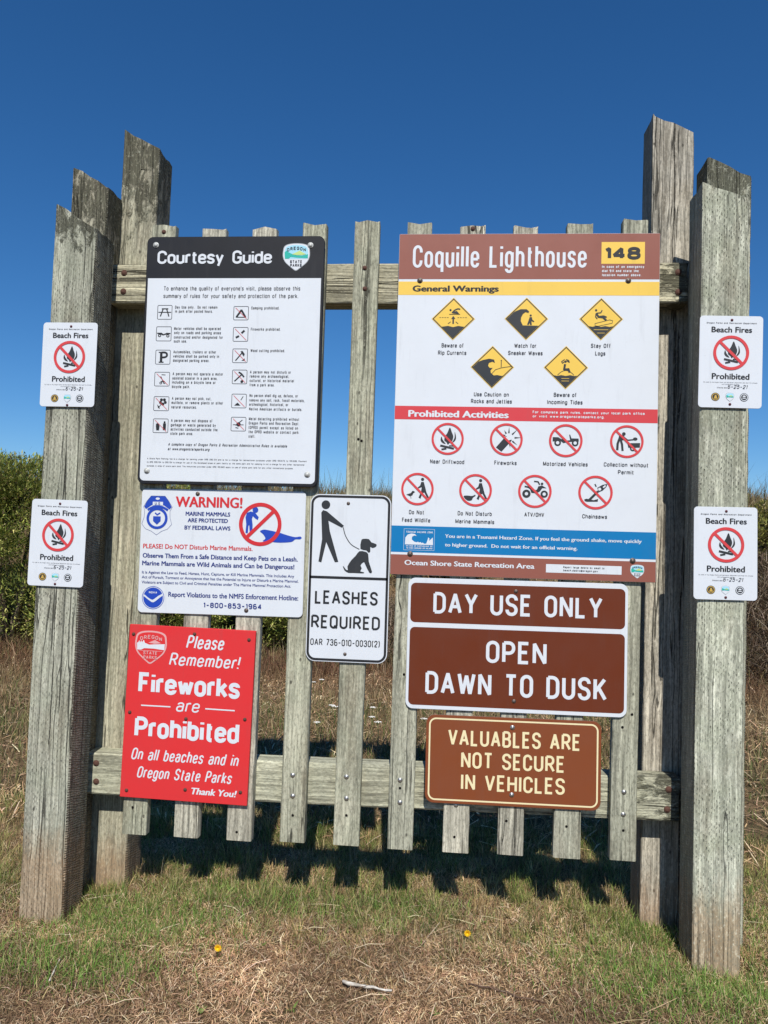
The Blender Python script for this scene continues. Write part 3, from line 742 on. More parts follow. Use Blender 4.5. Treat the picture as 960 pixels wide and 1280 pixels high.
# ------------------------------------------------------------------ highway-style stroke alphabet
# glyph: (width, [(corner radius, closed, [(x, y)...])...]) in skeleton units, cap height 1, x-height .7
def G(w, *st):
    out = []
    for s in st:
        r = 0.; cl = False
        if s[0] == 'c': cl = True; s = s[1:]
        if s[0] == 'r':
            h, s = s[1:].split(':'); r = float(h)
        pts = [tuple(float(k) for k in p.split(',')) for p in s.split()]
        out.append((r, cl, pts))
    return (w, out)
BOX = 'cr.2:0,0 0,.7 .4,.7 .4,0'
GL = {
'A': G(.56, '0,0 .28,1 .56,0', '.1,.32 .46,.32'), 'B': G(.48, '0,0 0,1', 'r.2:0,1 .45,1 .45,.53 0,.53', 'r.22:0,.53 .48,.53 .48,0 0,0'),
'C': G(.48, 'r.24:.48,.7 .48,1 0,1 0,0 .48,0 .48,.3'), 'D': G(.5, '0,0 0,1', 'r.28:0,1 .5,1 .5,0 0,0'),
'E': G(.42, '.42,1 0,1 0,0 .42,0', '0,.53 .36,.53'), 'F': G(.4, '.4,1 0,1 0,0', '0,.53 .34,.53'),
'G': G(.48, 'r.24:.48,.72 .48,1 0,1 0,0 .48,0 .48,.3', '.26,.46 .48,.46 .48,.1'), 'H': G(.5, '0,0 0,1', '.5,0 .5,1', '0,.52 .5,.52'),
'I': G(0, '0,0 0,1'), 'J': G(.4, 'r.2:.4,1 .4,0 0,0 0,.28'), 'K': G(.5, '0,0 0,1', '.48,1 0,.36', '.17,.58 .52,0'), 'L': G(.4, '0,1 0,0 .4,0'),
'M': G(.62, '0,0 0,1 .31,.05 .62,1 .62,0'), 'N': G(.52, '0,0 0,1 .52,0 .52,1'), 'O': G(.5, 'cr.25:0,0 0,1 .5,1 .5,0'),
'P': G(.48, '0,0 0,1', 'r.24:0,1 .48,1 .48,.46 0,.46'), 'Q': G(.5, 'cr.25:0,0 0,1 .5,1 .5,0', '.3,.2 .52,-.05'),
'R': G(.5, '0,0 0,1', 'r.24:0,1 .48,1 .48,.47 0,.47', '.25,.47 .52,0'), 'S': G(.48, 'r.23:.48,.76 .48,1 0,1 0,.54 .48,.47 .48,0 0,0 0,.25'),
'T': G(.5, '0,1 .5,1', '.25,1 .25,0'), 'U': G(.5, 'r.25:0,1 0,0 .5,0 .5,1'), 'V': G(.54, '0,1 .27,0 .54,1'),
'W': G(.78, '0,1 .195,0 .39,.92 .585,0 .78,1'), 'X': G(.54, '0,0 .54,1', '0,1 .54,0'), 'Y': G(.54, '0,1 .27,.46 .54,1', '.27,.46 .27,0'), 'Z': G(.48, '0,1 .48,1 0,0 .48,0'),
'0': G(.46, 'cr.23:0,0 0,1 .46,1 .46,0'), '1': G(.16, '0,.82 .16,1 .16,0'), '2': G(.46, 'r.23:0,.74 0,1 .46,1 .46,.6 0,.08', '0,0 .46,0'),
'3': G(.46, 'r.2:0,.8 0,1 .44,1 .44,.54 .15,.54', 'r.22:.15,.54 .46,.54 .46,0 0,0 0,.24'), '4': G(.5, '.36,0 .36,1 0,.28 .5,.28'),
'5': G(.46, '.42,1 .05,1 .02,.52', 'r.22:.02,.55 .08,.64 .46,.64 .46,0 0,0 0,.22'), '6': G(.46, 'cr.22:0,0 0,.56 .46,.56 .46,0', 'r.2:0,.3 0,1 .42,1'),
'7': G(.46, '0,1 .46,1 .14,0'), '8': G(.46, 'cr.2:.02,.54 .02,1 .44,1 .44,.54', 'cr.22:0,.54 0,0 .46,0 .46,.54'), '9': G(.46, 'cr.22:0,.44 0,1 .46,1 .46,.44', 'r.2:.46,.7 .46,0 .04,0'),
'a': G(.4, 'r.17:.03,.56 .03,.7 .4,.7 .4,0', 'r.17:.4,.4 0,.4 0,0 .4,0 .4,.14'), 'b': G(.4, '0,1 0,0', BOX), 'c': G(.38, 'r.19:.38,.5 .38,.7 0,.7 0,0 .38,0 .38,.2'),
'd': G(.4, '.4,1 .4,0', BOX), 'e': G(.4, '0,.36 .4,.36', 'r.2:.4,.36 .4,.7 0,.7 0,0 .4,0 .4,.17'), 'f': G(.26, 'r.13:.28,1 .1,1 .1,0', '0,.7 .26,.7'),
'g': G(.4, BOX, 'r.2:.4,.7 .4,-.27 .01,-.27 .01,-.12'), 'h': G(.4, '0,0 0,1', 'r.2:0,.5 0,.7 .4,.7 .4,0'), 'i': G(0, '0,0 0,.7', '0,.88 0,1.0'),
'j': G(.1, 'r.1:.1,.7 .1,-.27 -.08,-.27', '.1,.88 .1,1.0'), 'k': G(.38, '0,0 0,1', '.37,.7 0,.24', '.14,.4 .4,0'), 'l': G(0, '0,0 0,1'),
'm': G(.62, '0,0 0,.7', 'r.15:0,.5 0,.7 .31,.7 .31,0', 'r.15:.31,.5 .31,.7 .62,.7 .62,0'), 'n': G(.4, '0,0 0,.7', 'r.2:0,.5 0,.7 .4,.7 .4,0'), 'o': G(.4, BOX),
'p': G(.4, '0,.7 0,-.28', BOX), 'q': G(.4, '.4,.7 .4,-.28', BOX), 'r': G(.21, '0,0 0,.7', 'r.15:0,.45 0,.7 .26,.7'),
's': G(.36, 'r.16:.36,.54 .36,.7 0,.7 0,.39 .36,.33 .36,0 0,0 0,.17'), 't': G(.26, 'r.12:.1,.94 .1,0 .27,0', '0,.7 .26,.7'),
'u': G(.4, 'r.2:0,.7 0,0 .4,0 .4,.2', '.4,.7 .4,0'), 'v': G(.4, '0,.7 .2,0 .4,.7'), 'w': G(.6, '0,.7 .15,0 .3,.62 .45,0 .6,.7'),
'x': G(.38, '0,0 .38,.7', '0,.7 .38,0'), 'y': G(.4, '0,.7 .21,.02', '.4,.7 .12,-.28'), 'z': G(.36, '0,.7 .36,.7 0,0 .36,0'),
'.': G(0, '0,-.03 0,.06'), ',': G(.06, '.06,.05 0,-.14'), '-': G(.36, '0,.46 .36,.46'), '!': G(0, '0,1 0,.3', '0,-.03 0,.08'), "'": G(0, '0,1 0,.78'),
'(': G(.14, 'r.14:.14,1.05 0,.8 0,.2 .14,-.05'), ')': G(.14, 'r.14:0,1.05 .14,.8 .14,.2 0,-.05'), '/': G(.34, '0,0 .34,1'), '&': G(.5, 'r.14:.5,0 .06,.75 .06,1 .36,1 .36,.72 0,.3 0,0 .36,0 .5,.34'), '@': G(.5, 'cr.25:0,-.1 0,.9 .5,.9 .5,-.1', 'cr.1:.16,.2 .16,.6 .36,.6 .36,.2'), ':': G(0, '0,-.03 0,.07', '0,.5 0,.6'),
}
def rounded(pts, r, closed, sx, sy, seg=5):
    P = list(pts)
    if not r: return [(x * sx, y * sy) for x, y in P]
    rr = r
    out = []; n = len(P)
    for i in range(n):
        if not closed and i in (0, n - 1): out.append(P[i]); continue
        a, p, b = P[i - 1], P[i], P[(i + 1) % n]
        la, lb = math.dist(a, p), math.dist(p, b)
        ta = min(rr, la * (.5 if (closed or i - 1 > 0) else .95)); tb = min(rr, lb * (.5 if (closed or i + 1 < n - 1) else .95))
        A = (p[0] + (a[0] - p[0]) * ta / la, p[1] + (a[1] - p[1]) * ta / la)
        B = (p[0] + (b[0] - p[0]) * tb / lb, p[1] + (b[1] - p[1]) * tb / lb)
        for k in range(seg + 1):
            t = math.pi / 2 * k / seg
            # elliptical corner
            s_, c_ = math.sin(t), math.cos(t)
            out.append((p[0] + (A[0] - p[0]) * (1 - s_) + (B[0] - p[0]) * (1 - c_), p[1] + (A[1] - p[1]) * (1 - s_) + (B[1] - p[1]) * (1 - c_)))
    return [(x * sx, y * sy) for x, y in out]
def stroke_text(flat, text, u0, u1, v, cap, wt, shear=0., gap=.14, spc=.46, seg=5):
    if wt > .165 and cap > .02: gap = .05
    sw = wt * cap; sy = cap - sw
    W = 0; n = 0; g = 0
    for i, ch in enumerate(text):
        if ch == ' ': W += spc; continue
        W += GL[ch][0]; n += 1
        if i: g += 1
    tot = (u1 - u0) - shear * cap * .8
    small = cap < .013
    ns = text.count(' '); es = (1.1 if small else .5); eg = (.28 if small else 0.)
    if text != text.strip() or len(text) < 3: es = 0
    full = lambda w_: n * w_ + ns * es * w_ + g * eg * w_
    sx = (tot - full(sw)) / (W + g * gap)
    if sx < .25 * sy: sw = sw * .6; sx = (tot - full(sw)) / (W + g * gap)
    x = u0; first = True
    for ch in text:
        if ch == ' ': x += spc * sx + es * sw; continue
        if not first: x += gap * sx + eg * sw
        first = False
        w, st = GL[ch]
        for r, cl, pts in st:
            q = rounded(pts, r, cl, sx, sy, seg)
            q = [(x + sw / 2 + a + shear * (b + sw / 2), v - sw / 2 - b) for a, b in q]
            flat.stroke(q, sw, cl)
        x += w * sx + sw
queue = []
def font_text(sign, layer, parent, name, text, u0, u1, v, cap, mat, off, shear=0.):
    cu = bpy.data.curves.new('lettering', 'FONT')
    cu.body = text; cu.size = 1; cu.resolution_u = 3; cu.shear = shear
    o = bpy.data.objects.new('text_source', cu); COL.objects.link(o)
    queue.append((o, sign, layer, parent, name, u0, u1, v, cap, mat, off))
def run_queue():
    bpy.context.view_layer.update()
    dg = bpy.context.evaluated_depsgraph_get()
    h = bpy.data.curves.new('capital', 'FONT'); h.body = 'H'; h.size = 1
    ho = bpy.data.objects.new('text_source', h); COL.objects.link(ho); bpy.context.view_layer.update(); dg = bpy.context.evaluated_depsgraph_get()
    hm = bpy.data.meshes.new_from_object(ho.evaluated_get(dg)); H = max(v.co.y for v in hm.vertices)
    for (o, sign, layer, parent, name, u0, u1, v, cap, mat, off) in queue:
        me = bpy.data.meshes.new_from_object(o.evaluated_get(dg))
        co = np.empty(len(me.vertices) * 3); me.vertices.foreach_get('co', co); co = co.reshape(-1, 3)
        x0, x1 = co[:, 0].min(), co[:, 0].max()
        sx = (u1 - u0) / (x1 - x0)
        q = np.empty_like(co)
        q[:, 0] = (co[:, 0] - x0) * sx + u0 - sign.w / 2
        q[:, 1] = -sign.t - layer * LAYER
        q[:, 2] = sign.h - v + co[:, 1] * cap / H
        fs = [tuple(p.vertices) for p in me.polygons]
        bpy.data.meshes.remove(me)
        # heavier weights: the outline is laid down again a hair to each side
        b = off * cap
        sh_ = [(0, 0)] if b <= 0 else ([(-b, 0), (b, 0), (0, b * .35), (0, -b * .35)] if b > .0003 else [(-b, 0), (b, 0)])
        vs_, ff_ = [], []
        cxm = (q[:, 0].min() + q[:, 0].max()) / 2; wd_ = q[:, 0].max() - q[:, 0].min()
        q[:, 0] = cxm + (q[:, 0] - cxm) * (wd_ - 2 * b) / wd_
        for k_, (dx_, dz_) in enumerate(sh_):
            qq_ = q.copy(); qq_[:, 0] += dx_; qq_[:, 2] += dz_; qq_[:, 1] -= k_ * .00004
            ff_ += [tuple(i_ + len(vs_) for i_ in t_) for t_ in fs]; vs_ += [tuple(t_) for t_ in qq_]
        me = mesh_from(name, vs_, ff_)
        for p in me.polygons:
            if p.normal.y > 0: p.flip()
        link(name, me, parent, mat)
    for o in [q[0] for q in queue] + [ho]:
        bpy.data.objects.remove(o, do_unlink=True)

# ------------------------------------------------------------------ sign base
class Sign:
    def __init__(s, key, name, label, t, corner, base, side=None, group=None, data=None):
        d = SIGNS[key]; s.d = data or d
        s.w, s.h, s.t = d['w'], d['h'], t
        if data: s.P = data['P']; s.T = data['T']
        else: s.P = d['P']; s.T = d['T']
        x, y, z, a = d['pose']
        s.root = empty(name, (x, y + t, z), label, 'sign', group, (0, a, 0))
        # origin at the middle of the lower edge
        off = Matrix.Rotation(a, 3, 'Y') @ Vector((0, 0, -s.h / 2))
        s.root.location = Vector((x, y + t, z)) + off
        # panel: bevelled sheet with rounded corners
        be = min(.0012, t * .3)
        rings = []
        for ins, yy in ((0, 0), (0, -t + be), (be, -t)):
            rings.append([(u - s.w / 2, yy, s.h - v) for u, v in rrect((ins, ins), (s.w - ins, s.h - ins), max(.001, corner - ins), 8 if corner > .004 else 2)])
        v = sum(rings, []); n = len(rings[0]); f = [tuple(range(n)), tuple(reversed(range(2 * n, 3 * n)))]
        for k in range(2):
            for i in range(n):
                j = (i + 1) % n
                f.append((k * n + j, k * n + i, (k + 1) * n + i, (k + 1) * n + j))
        m = mesh_from('panel', v, f)
        import bmesh
        bm = bmesh.new(); bm.from_mesh(m); bmesh.ops.recalc_face_normals(bm, faces=bm.faces); bm.to_mesh(m); bm.free()
        s.panel = link('panel', m, s.root, base)
        if side:
            m.materials.append(side)
            for p in m.polygons:
                if p.normal.y > -.5: p.material_index = 1
    def flat(s, layer=1): return Flat(s, layer)
    def letter(s, layer=3):
        """one object per line of text"""
        for (text, u0, u1, v, cap, style, col, wt, sh) in s.T:
            if style == 'h':
                fl_ = s.flat(layer)
                stroke_text(fl_, text, u0, u1, v, cap, wt, sh, seg=5 if cap > .012 else 3)
                fl_.build('lettering', PC[col])
            else:
                font_text(s, layer, s.root, 'lettering', text, u0, u1, v, cap, PC[col], wt, sh)
    def bolts(s, key, mat, size=None, name='bolt'):
        for (u, v, r) in s.P[key]:
            r = size or r
            me = dome(r * .78, r * .55)
            me.materials.append(mat)
            o = link(name, me, s.root)
            o.location = (u - s.w / 2, -s.t - .0006, s.h - v)
    def ring(s, c, r, w, mat, slash='\\', name='prohibition_ring', parent=None, layer=4):
        f = s.flat(layer); f.ring(c, r, w)
        k = (r - w / 2) * .7071
        sg = 1 if slash == '\\' else -1
        f.stroke([(c[0] - k * sg, c[1] - k), (c[0] + k * sg, c[1] + k)], w * .95)
        return f.build(name, mat, parent)

def box_of(quad):
    a, b = quad
    return a, b
SH = [(.5, 0), (.72, .015), (.88, .06), (.965, .14), (.995, .30), (1, .44), (.965, .58), (.89, .70), (.78, .80), (.64, .91), (.5, .995)]
SHIELD = SH + [(1 - x, y) for x, y in reversed(SH[1:-1])]
def shield(s, a, b, style='colour', words=True):
    W_, H_ = b[0] - a[0], b[1] - a[1]
    T = lambda p: (a[0] + p[0] * W_, a[1] + p[1] * H_)
    ins = lambda k: [T((.5 + (x - .5) * k, .48 + (y - .48) * k)) for x, y in smooth_closed(SHIELD, 3)]
    clipband = lambda y0, y1, top=None: None
    def inner(pts): return [T(p) for p in pts]
    if style == 'colour':
        root = s.flat(2).poly(ins(1)).build('park_shield', PC['grey'])
        s.flat(3).poly(ins(.955)).build('shield_face', PC['white'], root)
        s.flat(4).poly([p for p in ins(.86) if p[1] < a[1] + .60 * H_] ).build('sky_field', PC['skyblue'], root)
        s.flat(5).poly(inner([(.07, .33), (.14, .27), (.22, .33), (.32, .38), (.5, .44), (.7, .45), (.93, .40), (.93, .545), (.6, .53), (.3, .50), (.22, .56), (.09, .56)])).build('forest_field', PC['teal'], root)
        s.flat(6).poly(inner([(.34, .40), (.50, .33), (.62, .27), (.74, .34), (.86, .40), (.70, .43), (.5, .43)])).build('hill_field', PC['lime'], root)
        tc = 'ink'
    else:
        root = s.flat(2).poly(ins(1)).build('park_shield', PC['pink'])
        s.flat(3).poly(ins(.90)).build('shield_face', PC['poster'], root)
        s.flat(4).poly(inner([(.06, .38), (.10, .36), (.13, .30), (.16, .37), (.19, .29), (.22, .36), (.27, .28), (.31, .37), (.45, .42), (.62, .40), (.8, .39), (.94, .38), (.93, .56), (.6, .53), (.3, .53), (.2, .58), (.08, .58)])).build('forest_field', PC['white'], root)
        f = s.flat(4); f.poly(inner([(.42, .36), (.62, .27), (.82, .36), (.62, .385)])); f.build('hill_field', PC['pink'], root)
        f = s.flat(4); f.stroke(inner([(.13, .60), (.87, .60)]), .012 * H_); f.build('horizon_line', PC['pink'], root)
        tc = 'pink'
    if words:
        f = s.flat(7)
        y = a[1] + .24 * H_
        word = 'OREGON'
        for i, ch in enumerate(word):
            t = (i - 2.5) / 2.5
            cxl = a[0] + (.5 + t * .30) * W_
            stroke_text(f, ch, cxl - .045 * W_, cxl + .045 * W_, y + abs(t) ** 2 * .055 * H_, .115 * H_, .19)
        f.build('lettering', PC[tc], root)
        f = s.flat(7)
        stroke_text(f, 'STATE', a[0] + .28 * W_, a[0] + .72 * W_, a[1] + .715 * H_, .10 * H_, .19)
        f.build('lettering', PC[tc], root)
        f = s.flat(7)
        stroke_text(f, 'PARKS', a[0] + .29 * W_, a[0] + .71 * W_, a[1] + .845 * H_, .10 * H_, .19)
        f.build('lettering', PC[tc], root)
    return root

def campfire(s, c, r, mat, layer=2, parent=None):
    T = lambda x, y: (c[0] + x * r, c[1] + y * r)
    f = s.flat(layer)
    f.poly([T(*p) for p in smooth_closed([(.12, -.70), (.24, -.42), (.34, -.15), (.28, .12), (.12, .26), (.02, .36), (-.06, .22), (-.2, .1), (-.17, -.12), (-.02, -.38)], 3)])
    f.poly([T(*p) for p in smooth_closed([(.42, -.44), (.50, -.18), (.50, .02), (.40, .17), (.24, .27), (.34, .10), (.42, -.1)], 3)])
    f.poly([T(*p) for p in smooth_closed([(-.38, -.14), (-.30, .06), (-.16, .24), (-.12, .32), (-.32, .25), (-.43, .08)], 3)])
    f.stroke([T(-.44, .42), T(.40, .60)], .13 * r)
    f.stroke([T(-.36, .66), T(-.06, .60)], .11 * r)
    f.stroke([T(.10, .42), T(.38, .44)], .07 * r)
    return f.build('campfire_figure', mat, parent)

# ------------------------------------------------------------------ 1. courtesy guide
s = Sign('courtesy', 'park_sign', 'tall white notice titled Courtesy Guide with a black header and small rule icons, upper left', .0145, .022, PC['charcoal'])
(a0, a1), (b0, b1) = s.P['field'][0]
q0, q1 = s.P['fieldb'][0]
s.flat(1).poly([(.0085, a1), (s.w - .0085, a1)] + [(u, v) for u, v in rrect((.0085, a1), (s.w - .0085, s.h - .011), .016)[7:21]]).build('printed_field', WHITE)
shield(s, *s.P['shield'][0])
s.letter(3)
s.bolts('cap', CAPW, .0105)
def icon_box(i): return s.P['icon'][i]
IC = {}
def unit(i):
    a, b = s.P['icon'][i]
    wi = b[0] - a[0]; hi = b[1] - a[1]
    return lambda x, y: (a[0] + x * wi, a[1] + y * hi)
def icon(i, draw, slash=True, name='rule_icon'):
    U = unit(i); a, b = s.P['icon'][i]
    f = s.flat(2)
    f.stroke(rrect(a, b, .004, 4), .0021, True)
    root = f.build(name, PC['ink'])
    g = s.flat(2); draw(g, U, b[0] - a[0]); g.build('icon_figure', PC['black'], root)
    if slash:
        s.flat(4).stroke([U(.12, .10), U(.90, .92)], .0016).build('red_slash', PC['ringred'], root)
def d_table(g, U, w):
    g.stroke([U(.28, .25), U(.74, .25)], w * .08); g.stroke([U(.38, .25), U(.2, .8)], w * .08); g.stroke([U(.62, .25), U(.8, .8)], w * .08); g.stroke([U(.05, .5), U(.95, .5)], w * .06)
def d_jeep(g, U, w):
    g.poly([U(.05, .42), U(.35, .42), U(.48, .52), U(.6, .47), U(.7, .42), U(.95, .44), U(.95, .52), U(.66, .56), U(.45, .62), U(.3, .55), U(.05, .50)])
    g.ring(U(.22, .62), w * .11, w * .06, 16); g.ring(U(.78, .64), w * .11, w * .06, 16)
def d_P(g, U, w):
    g.stroke([U(.38, .14), U(.38, .86)], w * .17); g.stroke([U(.22, .86), U(.56, .86)], w * .08); g.stroke([U(.2, .16), U(.6, .16)], w * .07)
    g.stroke([U(*p) for p in smooth_open([(.4, .17), (.62, .17), (.76, .25), (.76, .42), (.62, .51), (.4, .52)], 3)], w * .13)
def d_scoot(g, U, w):
    g.stroke([U(.45, .18), U(.72, .2)], w * .05); g.stroke([U(.4, .3), U(.55, .62)], w * .06); g.ring(U(.42, .78), w * .09, w * .05, 14); g.ring(U(.66, .76), w * .08, w * .05, 14); g.stroke([U(.42, .68), U(.7, .68)], w * .07)
def d_flower(g, U, w):
    for k in range(5):
        a = k * 1.257 + .3; p = U(.6 + .17 * math.cos(a), .36 + .17 * math.sin(a)); g.disc(p, w * .10, 12)
    g.stroke([U(.52, .5), U(.3, .82)], w * .05); g.poly([U(.22, .55), U(.38, .72), U(.42, .88), U(.28, .78)])
def d_trash(g, U, w):
    g.disc(U(.76, .24), w * .07, 12); g.poly([U(.66, .32), U(.86, .32), U(.86, .82), U(.66, .82)]); g.poly([U(.18, .5), U(.44, .5), U(.40, .84), U(.22, .84)]); g.disc(U(.3, .44), w * .12, 12)
def d_tent(g, U, w):
    g.stroke([U(.2, .78), U(.52, .26), U(.8, .78)], w * .13); g.stroke([U(.15, .8), U(.85, .8)], w * .06)
def d_cracker(g, U, w):
    g.stroke([U(.18, .74), U(.40, .62)], w * .14); g.stroke([U(.56, .42), U(.76, .22)], w * .14)
def d_axe(g, U, w):
    g.stroke([U(.2, .86), U(.66, .25)], w * .08); g.poly([U(.52, .18), U(.66, .14), U(.82, .38), U(.76, .56), U(.66, .42)]); g.poly([U(.6, .86), U(.82, .68), U(.84, .86)])
def d_pick(g, U, w):
    g.stroke([U(.15, .82), U(.62, .34)], w * .09); g.stroke([U(*p) for p in smooth_open([(.42, .16), (.62, .28), (.8, .52)], 3)], w * .11); g.disc(U(.66, .84), w * .10, 12)
def d_dig(g, U, w):
    g.stroke([U(.62, .44), U(.78, .16)], w * .05); g.poly([U(.18, .84), U(.3, .70), U(.42, .62), U(.5, .72), U(.62, .84)])
def d_detect(g, U, w):
    g.stroke([U(.3, .6), U(.76, .2)], w * .06); g.stroke([U(.12, .55), U(.85, .55)], w * .05); g.disc(U(.5, .52), w * .15, 14); g.stroke([U(.3, .75), U(.5, .8)], w * .06)
for i, (fn, sl_) in enumerate([(d_table, 0), (d_jeep, 0), (d_P, 0), (d_scoot, 1), (d_flower, 1), (d_trash, 1), (d_tent, 1), (d_cracker, 1), (d_axe, 1), (d_pick, 1), (d_dig, 1), (d_detect, 1)]):
    icon(i, fn, sl_)

# ------------------------------------------------------------------ 2. lighthouse warning board
s = Sign('coquille', 'warning_board', 'large white board headed Coquille Lighthouse with yellow diamonds and red prohibition circles', .005, .003, WHITE, ALU)
hd = s.P['head'][0]; ye = s.P['yel'][0]
s.flat(1).rect((.001, .001), (s.w - .001, hd[0][1])).build('header_band', PC['rust'])
s.flat(1).rect((.001, ye[0][1]), (s.w - .001, ye[1][1])).build('yellow_band', PC['yellow'])
nb = s.P['numbox'][0]
s.flat(2).rect(*nb).build('number_plate', PC['yellow'])
rd = s.P['red'][0]
rv0 = (rd[0][1] + rd[1][1]) / 2; rv1 = (rd[2][1] + rd[3][1]) / 2
s.flat(1).rect((.001, rv0), (s.w - .001, rv1)).build('red_band', PC['band'])
bq = s.P['blue'][0]; v0 = (bq[0][1] + bq[1][1]) / 2; v1 = (bq[2][1] + bq[3][1]) / 2
s.flat(1).rect((.001, v0), (s.w - .001, v1)).build('blue_band', PC['blue'])
wq = s.P['wl'][0]; v2 = (wq[2][1] + wq[3][1]) / 2
s.flat(1).rect((.001, v2), (s.w - .001, s.h - .001)).build('footer_band', PC['rust'])
bx_ = s.P['box'][0]
s.flat(2).rect((bx_[0][0], (bx_[0][1] + bx_[1][1]) / 2), (bx_[1][0], (bx_[2][1] + bx_[3][1]) / 2)).build('white_label', WHITE)
shield(s, *s.P['shield'][0])
s.letter(3)
s.bolts('bolt', BRONZE, .0095)
def clip_poly(pts, inside, inter):
    out = []
    for i in range(len(pts)):
        a, b = pts[i - 1], pts[i]
        ia, ib = inside(a), inside(b)
        if ia != ib: out.append(inter(a, b))
        if ib: out.append(b)
    return out
def clip_diamond(pts):
    """keep the part of a figure inside the diamond |x|+|y|<=k (unit square, centre .5)"""
    k = .455
    for sx_, sy_ in ((1, 1), (1, -1), (-1, 1), (-1, -1)):
        fn = lambda p: sx_ * (p[0] - .5) + sy_ * (p[1] - .5) - k
        def inter(a, b, fn=fn):
            fa, fb = fn(a), fn(b); t = fa / (fa - fb); return (a[0] + (b[0] - a[0]) * t, a[1] + (b[1] - a[1]) * t)
        pts = clip_poly(pts, lambda p, fn=fn: fn(p) <= 0, inter)
        if len(pts) < 3: return []
    return pts
def diamond(i, fn):
    t_, r_, b_, l_ = s.P['dia'][i]
    cxx = (l_[0] + r_[0]) / 2; cyy = (t_[1] + b_[1]) / 2; R_ = ((r_[0] - l_[0]) + (b_[1] - t_[1])) / 4
    T = lambda x, y: (cxx + (x - .5) * 2 * R_, cyy + (y - .5) * 2 * R_)
    dm = lambda k: [(cxx, cyy - R_ * k), (cxx + R_ * k, cyy), (cxx, cyy + R_ * k), (cxx - R_ * k, cyy)]
    root = s.flat(2).poly(dm(1.03)).build('warning_diamond', PC['yellow'])
    s.flat(3).stroke(dm(.955), R_ * .045, True).build('diamond_border', PC['slate'], root)
    g = s.flat(4); h = s.flat(5)
    fn(g, T, R_, h)
    g.build('warning_figure', PC['slate'], root)
    if h.v: h.build('warning_accent', PC['yellow'], root)
def cl(g, T, pts):
    q = clip_diamond(pts)
    if q: g.poly([T(*p) for p in q])
def w1(g, T, R, h):
    cl(g, T, [(0, .70), (.15, .67), (.25, .69), (.38, .67), (.5, .70), (.62, .67), (.75, .69), (.9, .67), (1, .70), (1, 1), (0, 1)])
    g.disc(T(.43, .29), R * .05, 14)
    g.stroke([T(*p) for p in smooth_open([(.47, .36), (.52, .30), (.6, .26), (.66, .27)], 3)], R * .06)
    g.poly([T(*p) for p in [(.46, .34), (.58, .31), (.64, .38), (.5, .37)]])
    g.stroke([T(.40, .39), T(.66, .39)], R * .025)
    for x in (.17, .23, .29, .35, .6, .66, .72, .78): g.stroke([T(x, .47), T(x + .04, .47)], R * .02)
    g.stroke([T(.5, .62), T(.5, .48)], R * .075); g.poly([T(.45, .50), T(.5, .43), T(.55, .50)])
    g.stroke([T(.38, .62), T(.44, .57)], R * .03); g.stroke([T(.62, .62), T(.56, .57)], R * .03)
WAVE = [(0, .5), (.12, .40), (.22, .33), (.36, .27), (.5, .27), (.56, .32), (.55, .36), (.48, .34), (.42, .38), (.375, .47), (.37, .56), (.42, .66), (1, .67), (1, 1), (0, 1)]
def w2(g, T, R, h):
    cl(g, T, WAVE)
    g.disc(T(.60, .42), R * .05, 14)
    g.poly([T(*p) for p in [(.575, .46), (.63, .46), (.64, .52), (.69, .56), (.67, .58), (.62, .555), (.63, .65), (.59, .65), (.58, .6), (.555, .65), (.52, .64), (.55, .55)]])
def w3(g, T, R, h):
    cl(g, T, [(0, .69), (.2, .67), (.3, .69), (.4, .66), (.5, .69), (.6, .67), (.7, .69), (.85, .66), (1, .68), (1, 1), (0, 1)])
    g.disc(T(.38, .29), R * .055, 14)
    g.stroke([T(.38, .36), T(.44, .45), T(.54, .46), T(.62, .53)], R * .095)
    g.stroke([T(.46, .44), T(.56, .43), T(.63, .46)], R * .07); g.stroke([T(.39, .36), T(.49, .35), T(.52, .29)], R * .05); g.stroke([T(.38, .37), T(.37, .45), T(.41, .50)], R * .05)
    g.stroke([T(*p) for p in [(.36, .61), (.70, .52), (.77, .54), (.76, .60), (.40, .68), (.36, .66)]], R * .022, True)
    h.stroke([T(.33, .76), T(.67, .76)], R * .02); h.stroke([T(.41, .84), T(.59, .84)], R * .02)
def w4(g, T, R, h):
    cl(g, T, [(0, .5), (.15, .38), (.28, .33), (.42, .30), (.54, .32), (.56, .40), (.50, .37), (.42, .40), (.40, .47), (.44, .52), (.51, .52), (.46, .58), (.47, .64), (.54, .70), (.62, .69), (.72, .71), (.85, .69), (1, .7), (1, 1), (0, 1)])
    g.stroke([T(*p) for p in [(.49, .66), (.58, .56), (.70, .52), (.80, .50), (.95, .48)]], R * .025)
    g.stroke([T(.71, .50), T(.71, .36)], R * .035); g.disc(T(.71, .34), R * .03, 10)
def w5(g, T, R, h):
    cl(g, T, [(0, .70), (.2, .68), (.3, .70), (.4, .68), (.5, .70), (.6, .68), (.7, .70), (.85, .68), (1, .70), (1, 1), (0, 1)])
    g.stroke([T(*p) for p in smooth_open([(.31, .68), (.40, .60), (.5, .57), (.6, .60), (.69, .68)], 3)], R * .025)
    g.disc(T(.49, .36), R * .055, 14)
    g.stroke([T(.49, .34), T(.42, .40), T(.40, .36), T(.47, .31)], R * .04); g.stroke([T(.52, .34), T(.58, .38), T(.56, .33), T(.50, .31)], R * .04)
    g.stroke([T(.48, .42), T(.46, .55), T(.56, .54), T(.59, .62)], R * .10)
    for y in (.76, .82): h.stroke([T(.40, y), T(.58, y)], R * .02)
for i, fn in enumerate([w1, w2, w3, w4, w5]): diamond(i, fn)

